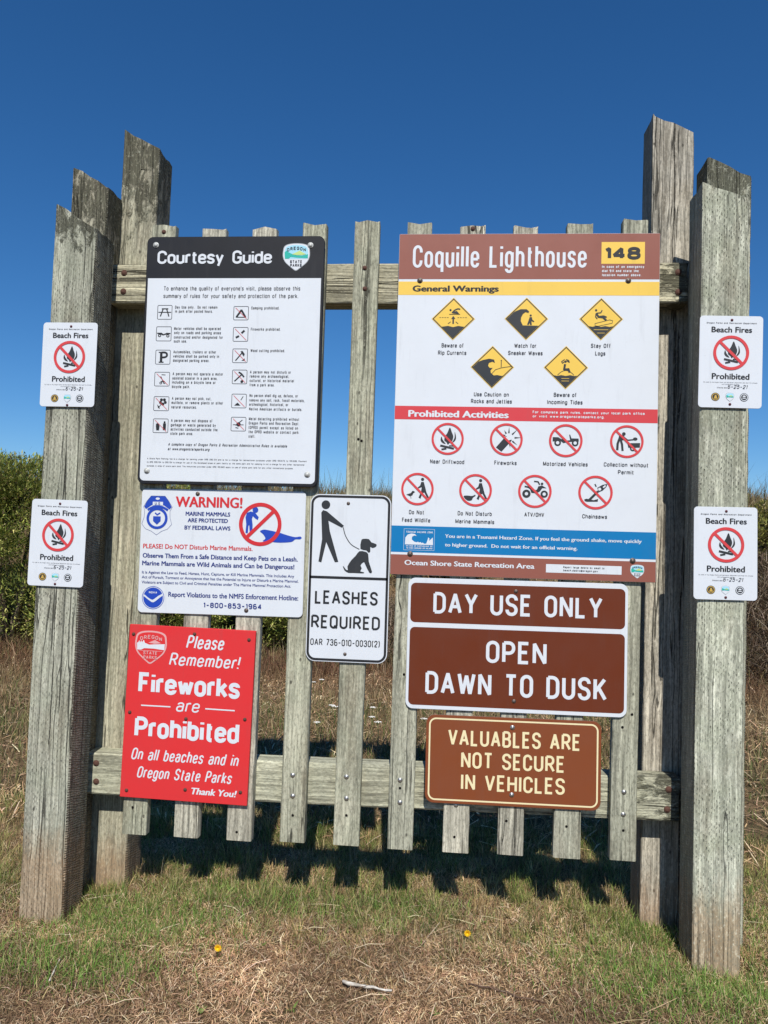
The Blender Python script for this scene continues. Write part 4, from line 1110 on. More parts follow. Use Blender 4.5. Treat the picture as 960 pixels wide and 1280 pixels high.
def pro(i, fn):
    u, v, r = s.P['ring'][i]
    T = lambda x, y: (u + x * r, v + y * r)
    root = s.ring((u, v), r, r * .135, PC['ringred'], layer=5)
    if fn == 'fire': campfire(s, (u, v), r * 1.02, PC['slate'], 2, root); return
    g = s.flat(2); h = s.flat(3); fn(g, T, r, h); g.build('prohibited_figure', PC['slate'], root)
    if h.v: h.build('figure_accent', WHITE, root)
def p_bang(g, T, r, h):
    g.poly([T(-.62, .5), (T(-.02, -.22)), T(.34, .05), T(-.28, .76)])
    h.disc(T(.14, -.08), r * .2, 16, r * .13)
    for a, l0, l1 in ((-150, .25, .45), (-88, .3, .68), (-45, .3, .72), (-2, .36, .76), (40, .3, .70), (80, .3, .62), (-120, .3, .55)):
        a = math.radians(a); c_ = (.14, -.1); w_ = .05
        p = (c_[0] + l0 * math.cos(a), c_[1] + l0 * math.sin(a)); q = (c_[0] + l1 * math.cos(a), c_[1] + l1 * math.sin(a))
        n_ = (-math.sin(a) * w_, math.cos(a) * w_)
        g.poly([T(p[0] + n_[0], p[1] + n_[1]), T(*q), T(p[0] - n_[0], p[1] - n_[1])])
def p_jeep(g, T, r, h):
    g.poly([T(*p) for p in [(-.78, -.2), (-.45, -.2), (-.28, -.1), (.0, .0), (.26, -.03), (.20, -.36), (.25, -.38), (.34, -.14), (.76, -.14), (.78, .04), (.1, .08), (-.12, .16), (-.3, .04), (-.78, .06)]])
    for x in (-.48, .56):
        g.disc(T(x, .14), r * .20, 20); h.disc(T(x, .14), r * .10, 16)
def p_collect(g, T, r, h):
    g.disc(T(-.18, -.46), r * .11, 14)
    g.stroke([T(-.42, -.22), T(-.54, .14), T(-.56, .54)], r * .14); g.stroke([T(-.40, -.2), T(-.28, .18), T(-.24, .58)], r * .13)
    g.poly([T(-.52, -.1), T(-.46, -.36), T(-.2, -.4), (T(-.05, -.12)), T(-.3, -.05)]); g.stroke([T(-.22, -.3), T(.05, -.08), T(.4, -.12)], r * .08)
    g.disc(T(.5, -.16), r * .14, 14, r * .10)
    g.poly([T(.04, .1), T(.8, .08), T(.78, .36), T(.1, .38)]); g.disc(T(.36, .42), r * .17, 16); h.disc(T(.36, .42), r * .08, 14)
def p_feed(g, T, r, h):
    man_walk(g, T, r); g.poly([T(*p) for p in [(-.68, .36), (-.4, .26), (-.3, .12), (-.2, .14), (-.14, .2), (-.24, .26), (-.3, .4), (-.45, .46)]])
    g.stroke([T(-.4, .44), T(-.38, .6)], r * .03)
def man_walk(g, T, r):
    g.disc(T(.30, -.60), r * .10, 14)
    g.poly([T(*p) for p in [(.22, -.44), (.38, -.44), (.48, -.1), (.56, .2), (.72, .5), (.62, .54), (.42, .2), (.30, .3), (.20, .60), (.08, .52), (.22, .2), (.26, -.12), (.02, -.02), (0, -.08), (.16, -.22)]])
def p_seal(g, T, r, h):
    man_walk(g, T, r); g.poly([T(*p) for p in smooth_closed([(-.72, .38), (-.5, .34), (-.2, .36), (-.02, .28), (.0, .36), (-.14, .46), (-.22, .62), (-.42, .66), (-.6, .56)], 3)])
def p_atv(g, T, r, h):
    for x, rr in ((-.5, .25), (.56, .22)):
        g.disc(T(x, .16), r * rr, 20); h.disc(T(x, .16), r * .10, 14)
    g.stroke([T(*p) for p in smooth_open([(-.62, -.28), (-.4, -.24), (-.24, -.14)], 3)], r * .09)
    g.poly([T(*p) for p in [(-.3, -.14), (-.1, -.04), (.12, -.1), (.2, -.3), (.42, -.36), (.7, -.2), (.44, -.2), (.3, .0), (.1, .12), (-.2, .1)]])
    g.stroke([T(-.06, -.6), T(.18, -.58), T(.28, -.4)], r * .08); g.disc(T(.42, -.46), r * .08, 12)
def p_saw(g, T, r, h):
    g.poly([T(*p) for p in [(.1, -.28), (.4, -.46), (.68, -.52), (.64, -.36), (.42, -.12), (.2, -.02)]]); h.disc(T(.24, -.2), r * .09, 12); h.stroke([T(.44, -.3), T(.58, -.42)], r * .09)
    g.stroke([T(.16, -.08), T(-.34, .44)], r * .14); g.stroke([T(.04, -.34), T(-.04, -.5)], r * .07)
    g.poly([T(*p) for p in [(-.64, .42), (-.5, .38), (-.1, .46), (.16, .38), (.14, .54), (-.5, .56), (-.62, .52)]])
for i, fn in enumerate(['fire', p_bang, p_jeep, p_collect, p_feed, p_seal, p_atv, p_saw]): pro(i, fn)
# tsunami panel
(a_, b_) = s.P['wave'][0]
ww, wh = b_[0] - a_[0], b_[1] - a_[1]
T = lambda x, y: (a_[0] + x * ww, a_[1] + y * wh)
f = s.flat(2); f.stroke([T(0, 0), T(1, 0), T(1, 1), T(0, 1)], .0009, True); root = f.build('tsunami_emblem', WHITE)
f = s.flat(3)
f.poly([T(*p) for p in [(.04, .74), (.05, .42), (.12, .28), (.24, .22), (.36, .24), (.42, .33), (.34, .31), (.27, .37), (.26, .5), (.34, .60), (.42, .63), (.47, .60), (.50, .64), (.55, .61), (.58, .66), (.63, .64), (.67, .69), (.74, .68), (.78, .5), (.8, .38), (.84, .44), (.83, .55), (.95, .38), (.96, .74)]])
f.build('wave_figure', WHITE, root)
f = s.flat(3)
stroke_text(f, 'TSUNAMI HAZARD ZONE', *[T(.07, 0)[0], T(.95, 0)[0]], T(0, .19)[1], wh * .09, .2, seg=3)
f.build('lettering', WHITE, root); f = s.flat(3)
stroke_text(f, 'IN CASE OF EARTHQUAKE GO', *[T(.08, 0)[0], T(.94, 0)[0]], T(0, .84)[1], wh * .07, .2, seg=3)
f.build('lettering', WHITE, root); f = s.flat(3)
stroke_text(f, 'TO HIGH GROUND OR INLAND', *[T(.08, 0)[0], T(.94, 0)[0]], T(0, .94)[1], wh * .07, .2, seg=3)
f.build('lettering', WHITE, root)

# ------------------------------------------------------------------ 3. marine mammal sign
s = Sign('warning', 'wildlife_sign', 'wide white sign with red WARNING and a blue seal, below the Courtesy Guide', .003, .017, WHITE, ALU)
s.letter(3)
u, v, r = s.P['ring'][0]
f = s.flat(2); f.poly(smooth_closed(s.P['seal'][0], 3)); f.build('seal_figure', PC['royal'])
f = s.flat(2); f.poly(s.P['man'][0]); f.disc(s.P['head'][0][:2], s.P['head'][0][2]); f.build('person_figure', PC['royal'])
s.ring((u, v), r, r * .175, PC['red'], '/', layer=4)
u, v, r = s.P['noaa'][0]
rt = s.flat(2).ring((u, v), r * 1.04, r * .05).build('agency_roundel', PC['royal'])
s.flat(2).disc((u, v), r * .92, 36).build('roundel_field', PC['royal'], rt)
T = lambda x, y: (u + x * r, v + y * r)
s.flat(3).poly([T(*p) for p in [(-.82, -.28), (-.5, -.02), (-.2, .16), (-.04, .2), (.14, .1), (.46, -.16), (.86, -.38), (.90, -.22), (.6, .0), (.3, .26), (.06, .42), (-.12, .40), (-.4, .22), (-.7, .0), (-.9, -.14)]]).build('bird_figure', WHITE, rt)
f = s.flat(3); stroke_text(f, 'NOAA', u - .4 * r, u + .36 * r, v - .38 * r, .2 * r, .2, seg=3); f.build('lettering', WHITE, rt)
(a_, b_) = s.P['badge'][0]; ww, wh = b_[0] - a_[0], b_[1] - a_[1]
T = lambda x, y: (a_[0] + x * ww, a_[1] + y * wh)
bd = [(.28, 0), (.74, 0), (.86, .12), (.99, .28), (.92, .38), (.93, .55), (.99, .72), (.86, .84), (.66, .90), (.5, .995), (.32, .90), (.12, .84), (0, .72), (.07, .55), (.08, .38), (.04, .28), (.14, .14)]
f = s.flat(2); f.stroke([T(*p) for p in bd], .0011, True); rt = f.build('enforcement_badge', PC['navy'])
f = s.flat(2)
f.poly([T(*p) for p in [(.28, .01), (.74, .01), (.86, .12), (.97, .28), (.90, .34), (.72, .24), (.5, .20), (.3, .24), (.12, .34), (.06, .28), (.15, .14)]])
f.build('eagle_field', PC['royal'], rt)
f = s.flat(3); f.rect(T(.34, .15), T(.68, .24)); f.disc(T(.5, .07), ww * .07, 12, wh * .03); f.build('badge_plate', WHITE, rt)
f = s.flat(4); stroke_text(f, 'U.S.', T(.41, 0)[0], T(.62, 0)[0], T(0, .235)[1], wh * .075, .18, seg=3); f.build('lettering', PC['navy'], rt)
f = s.flat(3); f.ring(T(.5, .57), ww * .35, ww * .085, 30); f.stroke([T(*p) for p in smooth_open([(.18, .36), (.34, .29), (.5, .265), (.68, .29), (.85, .36)], 3)], ww * .075); f.build('badge_ring', PC['royal'], rt)
f = s.flat(3); f.poly([T(*p) for p in [(.37, .52), (.62, .52), (.62, .64), (.5, .73), (.37, .64)]]); f.stroke([T(.43, .43), T(.5, .48), T(.6, .43)], ww * .04); f.build('badge_arms', PC['royal'], rt)
s.bolts('bolt', BRONZE, .0075)

# ------------------------------------------------------------------ 4. leashes
s = Sign('leashes', 'leash_sign', 'narrow white sign with black border reading LEASHES REQUIRED, showing a person walking a dog', .0025, .034, WHITE, ALU)
s.flat(1).stroke(rrect((.0075, .0075), (s.w - .0075, s.h - .0075), .027, 8), .0085, True).build('border', BLACK)
dv = s.P['div'][0]; vm = (dv[0][1] + dv[1][1]) / 2
s.flat(1).rect((.006, vm - .0048), (s.w - .006, vm + .0048)).build('divider', BLACK)
f = s.flat(2); f.poly(s.P['man'][0]); f.disc(s.P['head'][0][:2], s.P['head'][0][2]); f.build('person_figure', PC['slate'])
s.flat(2).stroke(smooth_open(s.P['leash'][0], 4), .0028).build('leash_line', PC['slate'])
f = s.flat(2); f.poly(smooth_closed(s.P['dog'][0], 2)); f.poly(smooth_closed(s.P['doghead'][0], 2)); f.build('dog_figure', PC['slate'])
s.letter(3)
s.bolts('bolt', BRONZE, .0058)

# ------------------------------------------------------------------ 5. fireworks
s = Sign('fireworks', 'fireworks_sign', 'bright red board with white Fireworks are Prohibited lettering, lower left', .012, .002, PC['poster'])
s.letter(2)
for a_, b_ in s.P['rule']: s.flat(2).stroke([a_, b_], .0045).build('rule_line', WHITE)
shield(s, *s.P['shield'][0], style='red')
s.bolts('bolt', RUST, .0062, 'screw')

# ------------------------------------------------------------------ 6. day use
s = Sign('dayuse', 'day_use_sign', 'dark brown sign with white edge reading DAY USE ONLY, OPEN DAWN TO DUSK', .003, .026, WHITE, ALU)
for k in ('f1c', 'f2c'):
    q = s.P[k][0]
    s.flat(1).poly(rrect((.0095, (q[0][1] + q[1][1]) / 2), (s.w - .0095, (q[2][1] + q[3][1]) / 2), .017)).build('brown_field', PC['maroon'])
s.letter(2)
s.bolts('bolt', BRONZE, .0068)
# ------------------------------------------------------------------ 7. valuables
s = Sign('valuables', 'valuables_sign', 'light brown sign with cream border reading VALUABLES ARE NOT SECURE IN VEHICLES', .003, .030, PC['tan'], ALU)
s.flat(1).stroke(rrect((.0125, .0125), (s.w - .0125, s.h - .0125), .022, 8), .0055, True).build('border', PC['cream'])
s.letter(2)
s.bolts('bolt', STEEL, .0078)

# ------------------------------------------------------------------ 8. beach fires signs (four alike)
BF = SIGNS['beach_rt']
def beach(key, label):
    global s
    s = Sign(key, 'beach_fires_sign', label, .002, .012, WHITE, ALU, 'small Beach Fires Prohibited signs', data=BF)
    s.letter(3)
    u, v, r = s.P['ring'][0]
    rt = s.ring((u, v), r, r * .165, PC['ringred'], layer=5)
    campfire(s, (u + r * .02, v - .02 * r), r * .93, PC['slate'], 2, rt)
    for i, (u, v, r) in enumerate(s.P['logo']):
        rt = s.flat(2).disc((u, v), r, 24).build('round_emblem', PC['slate'])
        s.flat(3).ring((u, v), r * .86, r * .16, 24).build('emblem_ring', PC['gold'] if i == 0 else PC['white'], rt)
        f = s.flat(4)
        if i == 0: f.poly([(u - .4 * r, v + .45 * r), (u - .1 * r, v - .5 * r), (u + .2 * r, v - .4 * r), (u + .45 * r, v + .45 * r)])
        else: f.disc((u, v - .25 * r), r * .38, 14, r * .18); f.stroke([(u - .4 * r, v + .2 * r), (u + .4 * r, v + .2 * r)], r * .22)
        f.build('emblem_figure', PC['gold'] if i == 0 else PC['white'], rt)
    shield(s, *s.P['shield'][0], words=False)
    s.bolts('bolt', PURPLE, .0042)
    return s.root
beach('beach_rt', 'small white Beach Fires sign, the upper one on the pale green post')
beach('beach_rb', 'small white Beach Fires sign, the lower one on the pale green post')
beach('beach_lt', 'small white Beach Fires sign against the sky, upper one on the left front post')
beach('beach_lb', 'small white Beach Fires sign against the hedge, lower one on the left front post')
run_queue()

# ------------------------------------------------------------------ terrain
def sst(a, b, x):
    t = np.clip((x - a) / (b - a), 0, 1); return t * t * (3 - 2 * t)
def hn(x, y, s, seed):
    # cheap smooth value noise
    x = np.asarray(x) * s + seed * 7.13; y = np.asarray(y) * s + seed * 3.71
    xi = np.floor(x).astype(np.int64); yi = np.floor(y).astype(np.int64); xf = x - xi; yf = y - yi
    def h(a, b):
        n = (a * 374761393 + b * 668265263 + seed * 1442695) & 0x7fffffff
        n = ((n ^ (n >> 13)) * 1274126177) & 0x7fffffff
        return ((n ^ (n >> 16)) & 0xffff) / 65535.0
    u = xf * xf * (3 - 2 * xf); v = yf * yf * (3 - 2 * yf)
    return (h(xi, yi) * (1 - u) + h(xi + 1, yi) * u) * (1 - v) + (h(xi, yi + 1) * (1 - u) + h(xi + 1, yi + 1) * u) * v
def ground_h(x, y):
    x = np.asarray(x, float); y = np.asarray(y, float)
    z = (hn(x, y, 2.3, 1) - .5) * .022 + (hn(x, y, 9, 2) - .5) * .014
    for (a_, b_, d_) in ((.90, -.17, .030), (-1.33, -.17, .018), (.80, .12, .026), (-1.22, .12, .012)):     # worn hollows at the feet of the posts
        z = z - d_ * np.exp(-(((x - a_) / .16) ** 2 + ((y - b_) / .13) ** 2))
    st = 5.6 - 1.4 * sst(1.2, 3.4, x)
    bank = sst(0, 1, (y - st) / 4.6) * (2.18 + .25 * (hn(x, y, .35, 5) - .5) - .10 * sst(2, 5, x))
    z = z + bank + (hn(x, y, .9, 4) - .5) * .25 * sst(0, 1, (y - st) / 3)
    far = sst(14, 60, y)
    z = z - 1.2 * far + (hn(x, y, .05, 6) - .5) * 1.0 * far
    # shallow scuffs in front
    return z * sst(-200, -60, y + 0 * x) if False else z
def axis(a, b, fine0, fine1, step, grow=1.16):
    pos = list(np.arange(fine0, fine1 + 1e-6, step))
    s_ = step; p = fine1
    while p < b: s_ *= grow; p += s_; pos.append(min(p, b))
    s_ = step; p = fine0; neg = []
    while p > a: s_ *= grow; p -= s_; neg.append(max(p, a))
    return np.array(sorted(set(neg + pos)))
gx = axis(-900, 900, -4, 4, .06); gy = axis(-900, 1500, -2.5, 7, .06)
X, Y = np.meshgrid(gx, gy); Z = ground_h(X, Y)
nv = len(gx)
verts = np.stack([X.ravel(), Y.ravel(), Z.ravel()], 1)
idx = np.arange(len(gx) * len(gy)).reshape(len(gy), nv)
faces = np.stack([idx[:-1, :-1].ravel(), idx[:-1, 1:].ravel(), idx[1:, 1:].ravel(), idx[1:, :-1].ravel()], 1)
def np_mesh(name, verts, faces, cols=None, smooth=False):
    me = bpy.data.meshes.new(name)
    k = faces.shape[1]
    me.vertices.add(len(verts)); me.vertices.foreach_set('co', verts.astype(np.float32).ravel())
    me.loops.add(faces.size); me.loops.foreach_set('vertex_index', faces.astype(np.int32).ravel())
    me.polygons.add(len(faces))
    me.polygons.foreach_set('loop_start', np.arange(0, faces.size, k, dtype=np.int32))
    me.polygons.foreach_set('loop_total', np.full(len(faces), k, dtype=np.int32))
    if smooth: me.polygons.foreach_set('use_smooth', np.ones(len(faces), bool))
    if cols is not None:
        at = me.color_attributes.new('tint', 'FLOAT_COLOR', 'POINT')
        c = np.ones((len(verts), 4), np.float32); c[:, :3] = cols
        at.data.foreach_set('color', c.ravel())
    me.update(calc_edges=True); me.validate()
    return me
n = NT('dry_turf_soil')
tc = n.n('ShaderNodeTexCoord'); p = tc.outputs['Object']
a = n.noise(p, 3, 6, .65); b = n.noise(p, 45, 6, .7); c3 = n.noise(p, 240, 3, .7)
c = n.mix(n.ramp(b, .3, .7), (.075, .050, .028), (.30, .20, .11))
c = n.mix(n.ramp(a, .42, .6, 0, .45), c, (.07, .075, .035))
c = n.mix(n.ramp(c3, .55, .75, 0, .5), c, (.36, .27, .17))
n.bump(n.math('ADD', b, n.math('MULTIPLY', c3, .5)), .9, .012)
SOIL = n.fin(c, .95, .08)
g = link('ground', np_mesh('ground', verts, faces, None, True), None, SOIL)
tag(g, kind='structure')

# ------------------------------------------------------------------ grass and litter
def blade_mat(name, trans=.25, rough=.7):
    n = NT(name)
    at = n.n('ShaderNodeAttribute'); at.attribute_name = 'tint'
    n.fin(at.outputs['Color'], rough, .15)
    tr = n.n('ShaderNodeBsdfTranslucent'); n.put(tr.inputs[0], at.outputs['Color'])
    mx = n.n('ShaderNodeMixShader'); mx.inputs[0].default_value = trans
    n.t.links.new(n.b.outputs[0], mx.inputs[1]); n.t.links.new(tr.outputs[0], mx.inputs[2]); n.t.links.new(mx.outputs[0], n.out.inputs[0])
    return n.m
BLADE = blade_mat('grass_blades', .3)
STRAW = blade_mat('dead_grass_litter', .12, .8)
def blades(x, y, z, L, w, lean, az, col, tipcol=None, segs=2, curl=.6, droop=None):
    """n curved tapering blades: two quads and a tip each"""
    n_ = len(x)
    ts = np.linspace(0, 1, segs + 1)
    V = np.empty((n_, (segs + 1) * 2, 3)); C = np.empty((n_, (segs + 1) * 2, 3))
    dx, dy = np.cos(az), np.sin(az)
    fa = az + rng.uniform(.6, 2.5, n_)          # direction of the blade's width
    wx, wy = np.cos(fa), np.sin(fa)
    px = np.zeros(n_); pz = np.zeros(n_)
    ang = lean.copy()
    for k, t in enumerate(ts):
        ww_ = w * (1 - .88 * t ** 1.5) * .5
        V[:, 2 * k, 0] = x + dx * px + wx * ww_; V[:, 2 * k, 1] = y + dy * px + wy * ww_; V[:, 2 * k, 2] = z + pz
        V[:, 2 * k + 1, 0] = x + dx * px - wx * ww_; V[:, 2 * k + 1, 1] = y + dy * px - wy * ww_; V[:, 2 * k + 1, 2] = z + pz
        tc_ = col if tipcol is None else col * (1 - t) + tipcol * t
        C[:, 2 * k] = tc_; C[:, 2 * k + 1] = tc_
        px = px + np.sin(ang) * L / segs; pz = pz + np.cos(ang) * L / segs
        ang = ang + curl * rng.uniform(.3, 1, n_)
    b = (np.arange(n_) * (segs + 1) * 2)[:, None]
    Fq = np.concatenate([b + np.array([[2 * k, 2 * k + 1, 2 * k + 3, 2 * k + 2]]) for k in range(segs)], 0)
    return V.reshape(-1, 3), Fq, C.reshape(-1, 3)
def litter(x, y, z, L, w, az, pitch, col):
    """n short dead strands lying criss-cross on the soil: bent strips"""
    n_ = len(x)
    V = np.empty((n_, 6, 3)); dx, dy = np.cos(az), np.sin(az); wx, wy = -dy, dx
    bend = rng.uniform(-.18, .18, n_); hz = rng.uniform(.0, .012, n_)
    for k, t in enumerate((-.5, 0, .5)):
        ox = dx * L * t + wx * bend * L * (t * t); oy = dy * L * t + wy * bend * L * (t * t)
        oz = np.sin(pitch) * L * t + hz * (1 - abs(t) * 1.4)
        ww_ = w * (.5 if k == 1 else .3)
        V[:, 2 * k] = np.stack([x + ox + wx * ww_, y + oy + wy * ww_, z + oz], 1)
        V[:, 2 * k + 1] = np.stack([x + ox - wx * ww_, y + oy - wy * ww_, z + oz + w * .2], 1)
    b = (np.arange(n_) * 6)[:, None]
    Fq = np.concatenate([b + np.array([[0, 1, 3, 2]]), b + np.array([[2, 3, 5, 4]])], 0)
    return V.reshape(-1, 3), Fq, np.repeat(col, 6, 0)
def mixc(n_, *cw):
    """random colour from weighted (colour, weight) list with jitter"""
    cols = np.array([c for c, _ in cw], float); ws = np.array([w for _, w in cw], float); ws /= ws.sum()
    k = rng.choice(len(cw), n_, p=ws)
    return np.clip(cols[k] * rng.uniform(.72, 1.3, (n_, 1)) * rng.uniform(.93, 1.07, (n_, 3)), 0, 1)
def scatter(n_, x0, x1, y0, y1, dens):
    x = rng.uniform(x0, x1, n_); y = rng.uniform(y0, y1, n_)
    keep = rng.random(n_) < dens(x, y)
    return x[keep], y[keep]
POSTS = [(-1.419, -.150, .157, .147), (-1.442, 0, .142, .127), (.8215, -.15, .15, .147), (.884, 0, .152, .128), (-1.308, .131, .146, .145), (.722, .131, .15, .145)]
def clear(x, y, m=.004):
    k = np.ones(len(x), bool)
    for (a, b_, w_, d_) in POSTS: k &= ~((x > a - m) & (x < a + w_ + m) & (y > b_ - m) & (y < b_ + d_ + m))
    return k
GREEN = [((.16, .225, .06), 3), ((.26, .31, .105), 3), ((.075, .11, .032), 2.5), ((.40, .39, .19), 1.5)]
OLIVE = [((.46, .35, .19), 3), ((.24, .18, .09), 2), ((.62, .49, .29), 2)]
STRAWC = [((.64, .44, .255), 3), ((.48, .305, .17), 3), ((.84, .66, .43), 1.8), ((.22, .13, .07), 2.4), ((.40, .25, .155), 1.8)]

def greenness(x, y):
    """how green the turf is at a place: a strip under the frame, tufts by the posts"""
    g_ = .85 * sst(-.40, -.02, y + .16 * (hn(x, y, 4, 12) - .5)) * (.75 + .25 * sst(1.2, .3, y))
    g_ = np.maximum(g_, 1.1 * np.exp(-(((x + 1.05) / .26) ** 2 + ((y + .16) / .22) ** 2)))
    g_ = np.maximum(g_, 1.2 * np.exp(-(((x + 1.12) / .22) ** 2 + ((y + .42) / .10) ** 2)))
    g_ = np.maximum(g_, 1.2 * np.exp(-(((x - .95) / .34) ** 2 + ((y + .30) / .17) ** 2)))
    g_ = np.maximum(g_, 1.0 * np.exp(-(((x - .55) / .22) ** 2 + ((y + .18) / .12) ** 2)))
    return g_ * (.55 + .9 * hn(x, y, 6, 13)) * (.7 + .6 * hn(x, y, 17, 14))

def build_stuff(name, parts, mat, label, cat):
    vs, fs, cs = [], [], []; b = 0
    for V, Fq, C in parts:
        vs.append(V); fs.append(Fq + b); cs.append(C); b += len(V)
    o = link(name, np_mesh(name, np.concatenate(vs), np.concatenate(fs), np.concatenate(cs), True), None, mat)
    return tag(o, label, cat, kind='stuff')

# litter of dead strands: dense near the camera
parts = []
x, y = scatter(260000, -2.1, 1.9, -1.2, .6, lambda x, y: .45 + .55 * hn(x, y, 5, 21))
k = clear(x, y); x, y = x[k], y[k]; z = ground_h(x, y); n_ = len(x)
parts.append(litter(x, y, z + rng.uniform(0, .012, n_), rng.uniform(.010, .040, n_), rng.uniform(.0008, .0021, n_), rng.uniform(0, 6.283, n_), rng.normal(0, .42, n_), mixc(n_, *STRAWC) * ((.45 + .85 * hn(x, y, 3.2, 22)) * (.72 + .56 * hn(x, y, 13, 25)))[:, None]))
x, y = scatter(700, -1.7, 1.5, -1.0, .2, lambda x, y: .4 + .6 * hn(x, y, 4, 27))
k = clear(x, y); x, y = x[k], y[k]; n_ = len(x)
parts.append(litter(x, y, ground_h(x, y) + rng.uniform(.010, .022, n_), rng.uniform(.05, .13, n_), rng.uniform(.0014, .0028, n_), rng.uniform(0, 6.283, n_), rng.normal(0, .12, n_), mixc(n_, ((.80, .66, .44), 3), ((.55, .42, .27), 2), ((.16, .10, .06), 1.5))))
x, y = scatter(90000, -7, 5.5, .7, 7.5, lambda x, y: .4 + .6 * hn(x, y, 2, 23))
z = ground_h(x, y); n_ = len(x)
parts.append(litter(x, y, z + rng.uniform(0, .02, n_), rng.uniform(.04, .12, n_), rng.uniform(.003, .007, n_), rng.uniform(0, 6.283, n_), rng.normal(0, .4, n_), mixc(n_, *STRAWC) * (.6 + .7 * hn(x, y, 1.5, 24))[:, None]))
build_stuff('dead_grass_litter', parts, STRAW, 'matted straw-brown dead grass lying over the turf', 'dead grass')

# standing turf: a thin even sward plus many tight tufts, each of its own colour and vigour
parts = []
x, y = scatter(110000, -2.3, 2.1, -1.1, 1.0, lambda x, y: np.clip(greenness(x, y) * 1.0 + .04, 0, 1))
k = clear(x, y); x, y = x[k], y[k]; n_ = len(x); z = ground_h(x, y) - .004
isg = rng.random(n_) < np.clip(greenness(x, y) * .55, .04, .7)
col = np.where(isg[:, None], mixc(n_, *GREEN), mixc(n_, *OLIVE)) * (.7 + .6 * hn(x, y, 11, 33))[:, None]
tall = sst(-.30, .15, y)
L = rng.uniform(.014, .036, n_) * (.6 + .8 * hn(x, y, 8, 31)) * (.7 + .8 * tall)
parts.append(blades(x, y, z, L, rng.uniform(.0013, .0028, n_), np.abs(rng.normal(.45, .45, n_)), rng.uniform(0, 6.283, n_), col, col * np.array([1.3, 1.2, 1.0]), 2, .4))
tx, ty = scatter(9000, -2.3, 2.1, -1.1, 1.0, lambda x, y: np.clip(greenness(x, y) ** 1.3 + .015, 0, 1))
m_ = len(tx); per = rng.integers(8, 26, m_)
ti = np.repeat(np.arange(m_), per); n_ = len(ti)
tr = rng.uniform(.006, .022, m_)
x = tx[ti] + rng.normal(0, 1, n_) * tr[ti]; y = ty[ti] + rng.normal(0, 1, n_) * tr[ti]
k = clear(x, y); x, y, ti = x[k], y[k], ti[k]; n_ = len(x); z = ground_h(x, y) - .003
tg = rng.random(m_) < np.clip(greenness(tx, ty) * .85, .10, .9)
tcol = np.where(tg[:, None], mixc(m_, *GREEN), mixc(m_, *OLIVE))
col = tcol[ti] * rng.uniform(.7, 1.3, (n_, 1))
dxy = np.arctan2(y - ty[ti], x - tx[ti])
tv = rng.uniform(.6, 1.4, m_) * (.75 + .75 * sst(-.35, .2, ty))
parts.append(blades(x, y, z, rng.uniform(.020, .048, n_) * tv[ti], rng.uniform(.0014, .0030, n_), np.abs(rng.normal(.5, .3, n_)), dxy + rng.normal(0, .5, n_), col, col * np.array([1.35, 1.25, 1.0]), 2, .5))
# flat broad-leaved rosettes
rx_, ry_ = scatter(150, -1.5, 1.3, -.75, .3, lambda x, y: .25 + .5 * np.clip(greenness(x, y), 0, 1))
per = rng.integers(5, 9, len(rx_)); ti = np.repeat(np.arange(len(rx_)), per); n_ = len(ti)
x = rx_[ti] + rng.normal(0, .002, n_); y = ry_[ti] + rng.normal(0, .002, n_)
parts.append(blades(x, y, ground_h(x, y) + .008, rng.uniform(.014, .030, n_), rng.uniform(.005, .009, n_), rng.uniform(.9, 1.35, n_), rng.uniform(0, 6.283, n_), mixc(n_, ((.16, .24, .06), 3), ((.24, .30, .10), 1)), None, 3, .2))
# taller wisps
x, y = scatter(3200, -1.6, 1.2, -.45, .7, lambda x, y: np.clip(greenness(x, y), 0, 1))
k = clear(x, y); x, y = x[k], y[k]; n_ = len(x); z = ground_h(x, y)
col = mixc(n_, ((.36, .31, .16), 3), ((.22, .24, .08), 2), ((.48, .40, .24), 1))
parts.append(blades(x, y, z, rng.uniform(.05, .11, n_), rng.uniform(.0010, .0018, n_), np.abs(rng.normal(.15, .3, n_)), rng.uniform(0, 6.283, n_), col, None, 3, .2))
# fresh low grass by the right post and the left posts
for (mx_, my_, sx_, sy_, m_) in ((.95, -.31, .26, .13, 5200), (.60, -.19, .16, .09, 1500), (-1.12, -.40, .17, .08, 2300), (-1.02, -.12, .20, .10, 3600), (-.6, .10, .2, .08, 1400), (-.1, .08, .12, .06, 700), (.72, .08, .06, .06, 900), (1.10, .05, .15, .2, 1500)):
    x = rng.normal(mx_, sx_, m_); y = rng.normal(my_, sy_, m_); k = clear(x, y, .002); x, y = x[k], y[k]; n_ = len(x); z = ground_h(x, y)
    col = mixc(n_, ((.13, .235, .045), 4), ((.22, .33, .08), 2), ((.46, .38, .19), 1.2))
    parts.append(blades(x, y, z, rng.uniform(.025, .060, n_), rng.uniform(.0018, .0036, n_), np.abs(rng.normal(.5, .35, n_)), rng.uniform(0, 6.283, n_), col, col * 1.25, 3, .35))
build_stuff('turf_grass', parts, BLADE, 'short green and olive turf grass under and in front of the frame', 'grass')

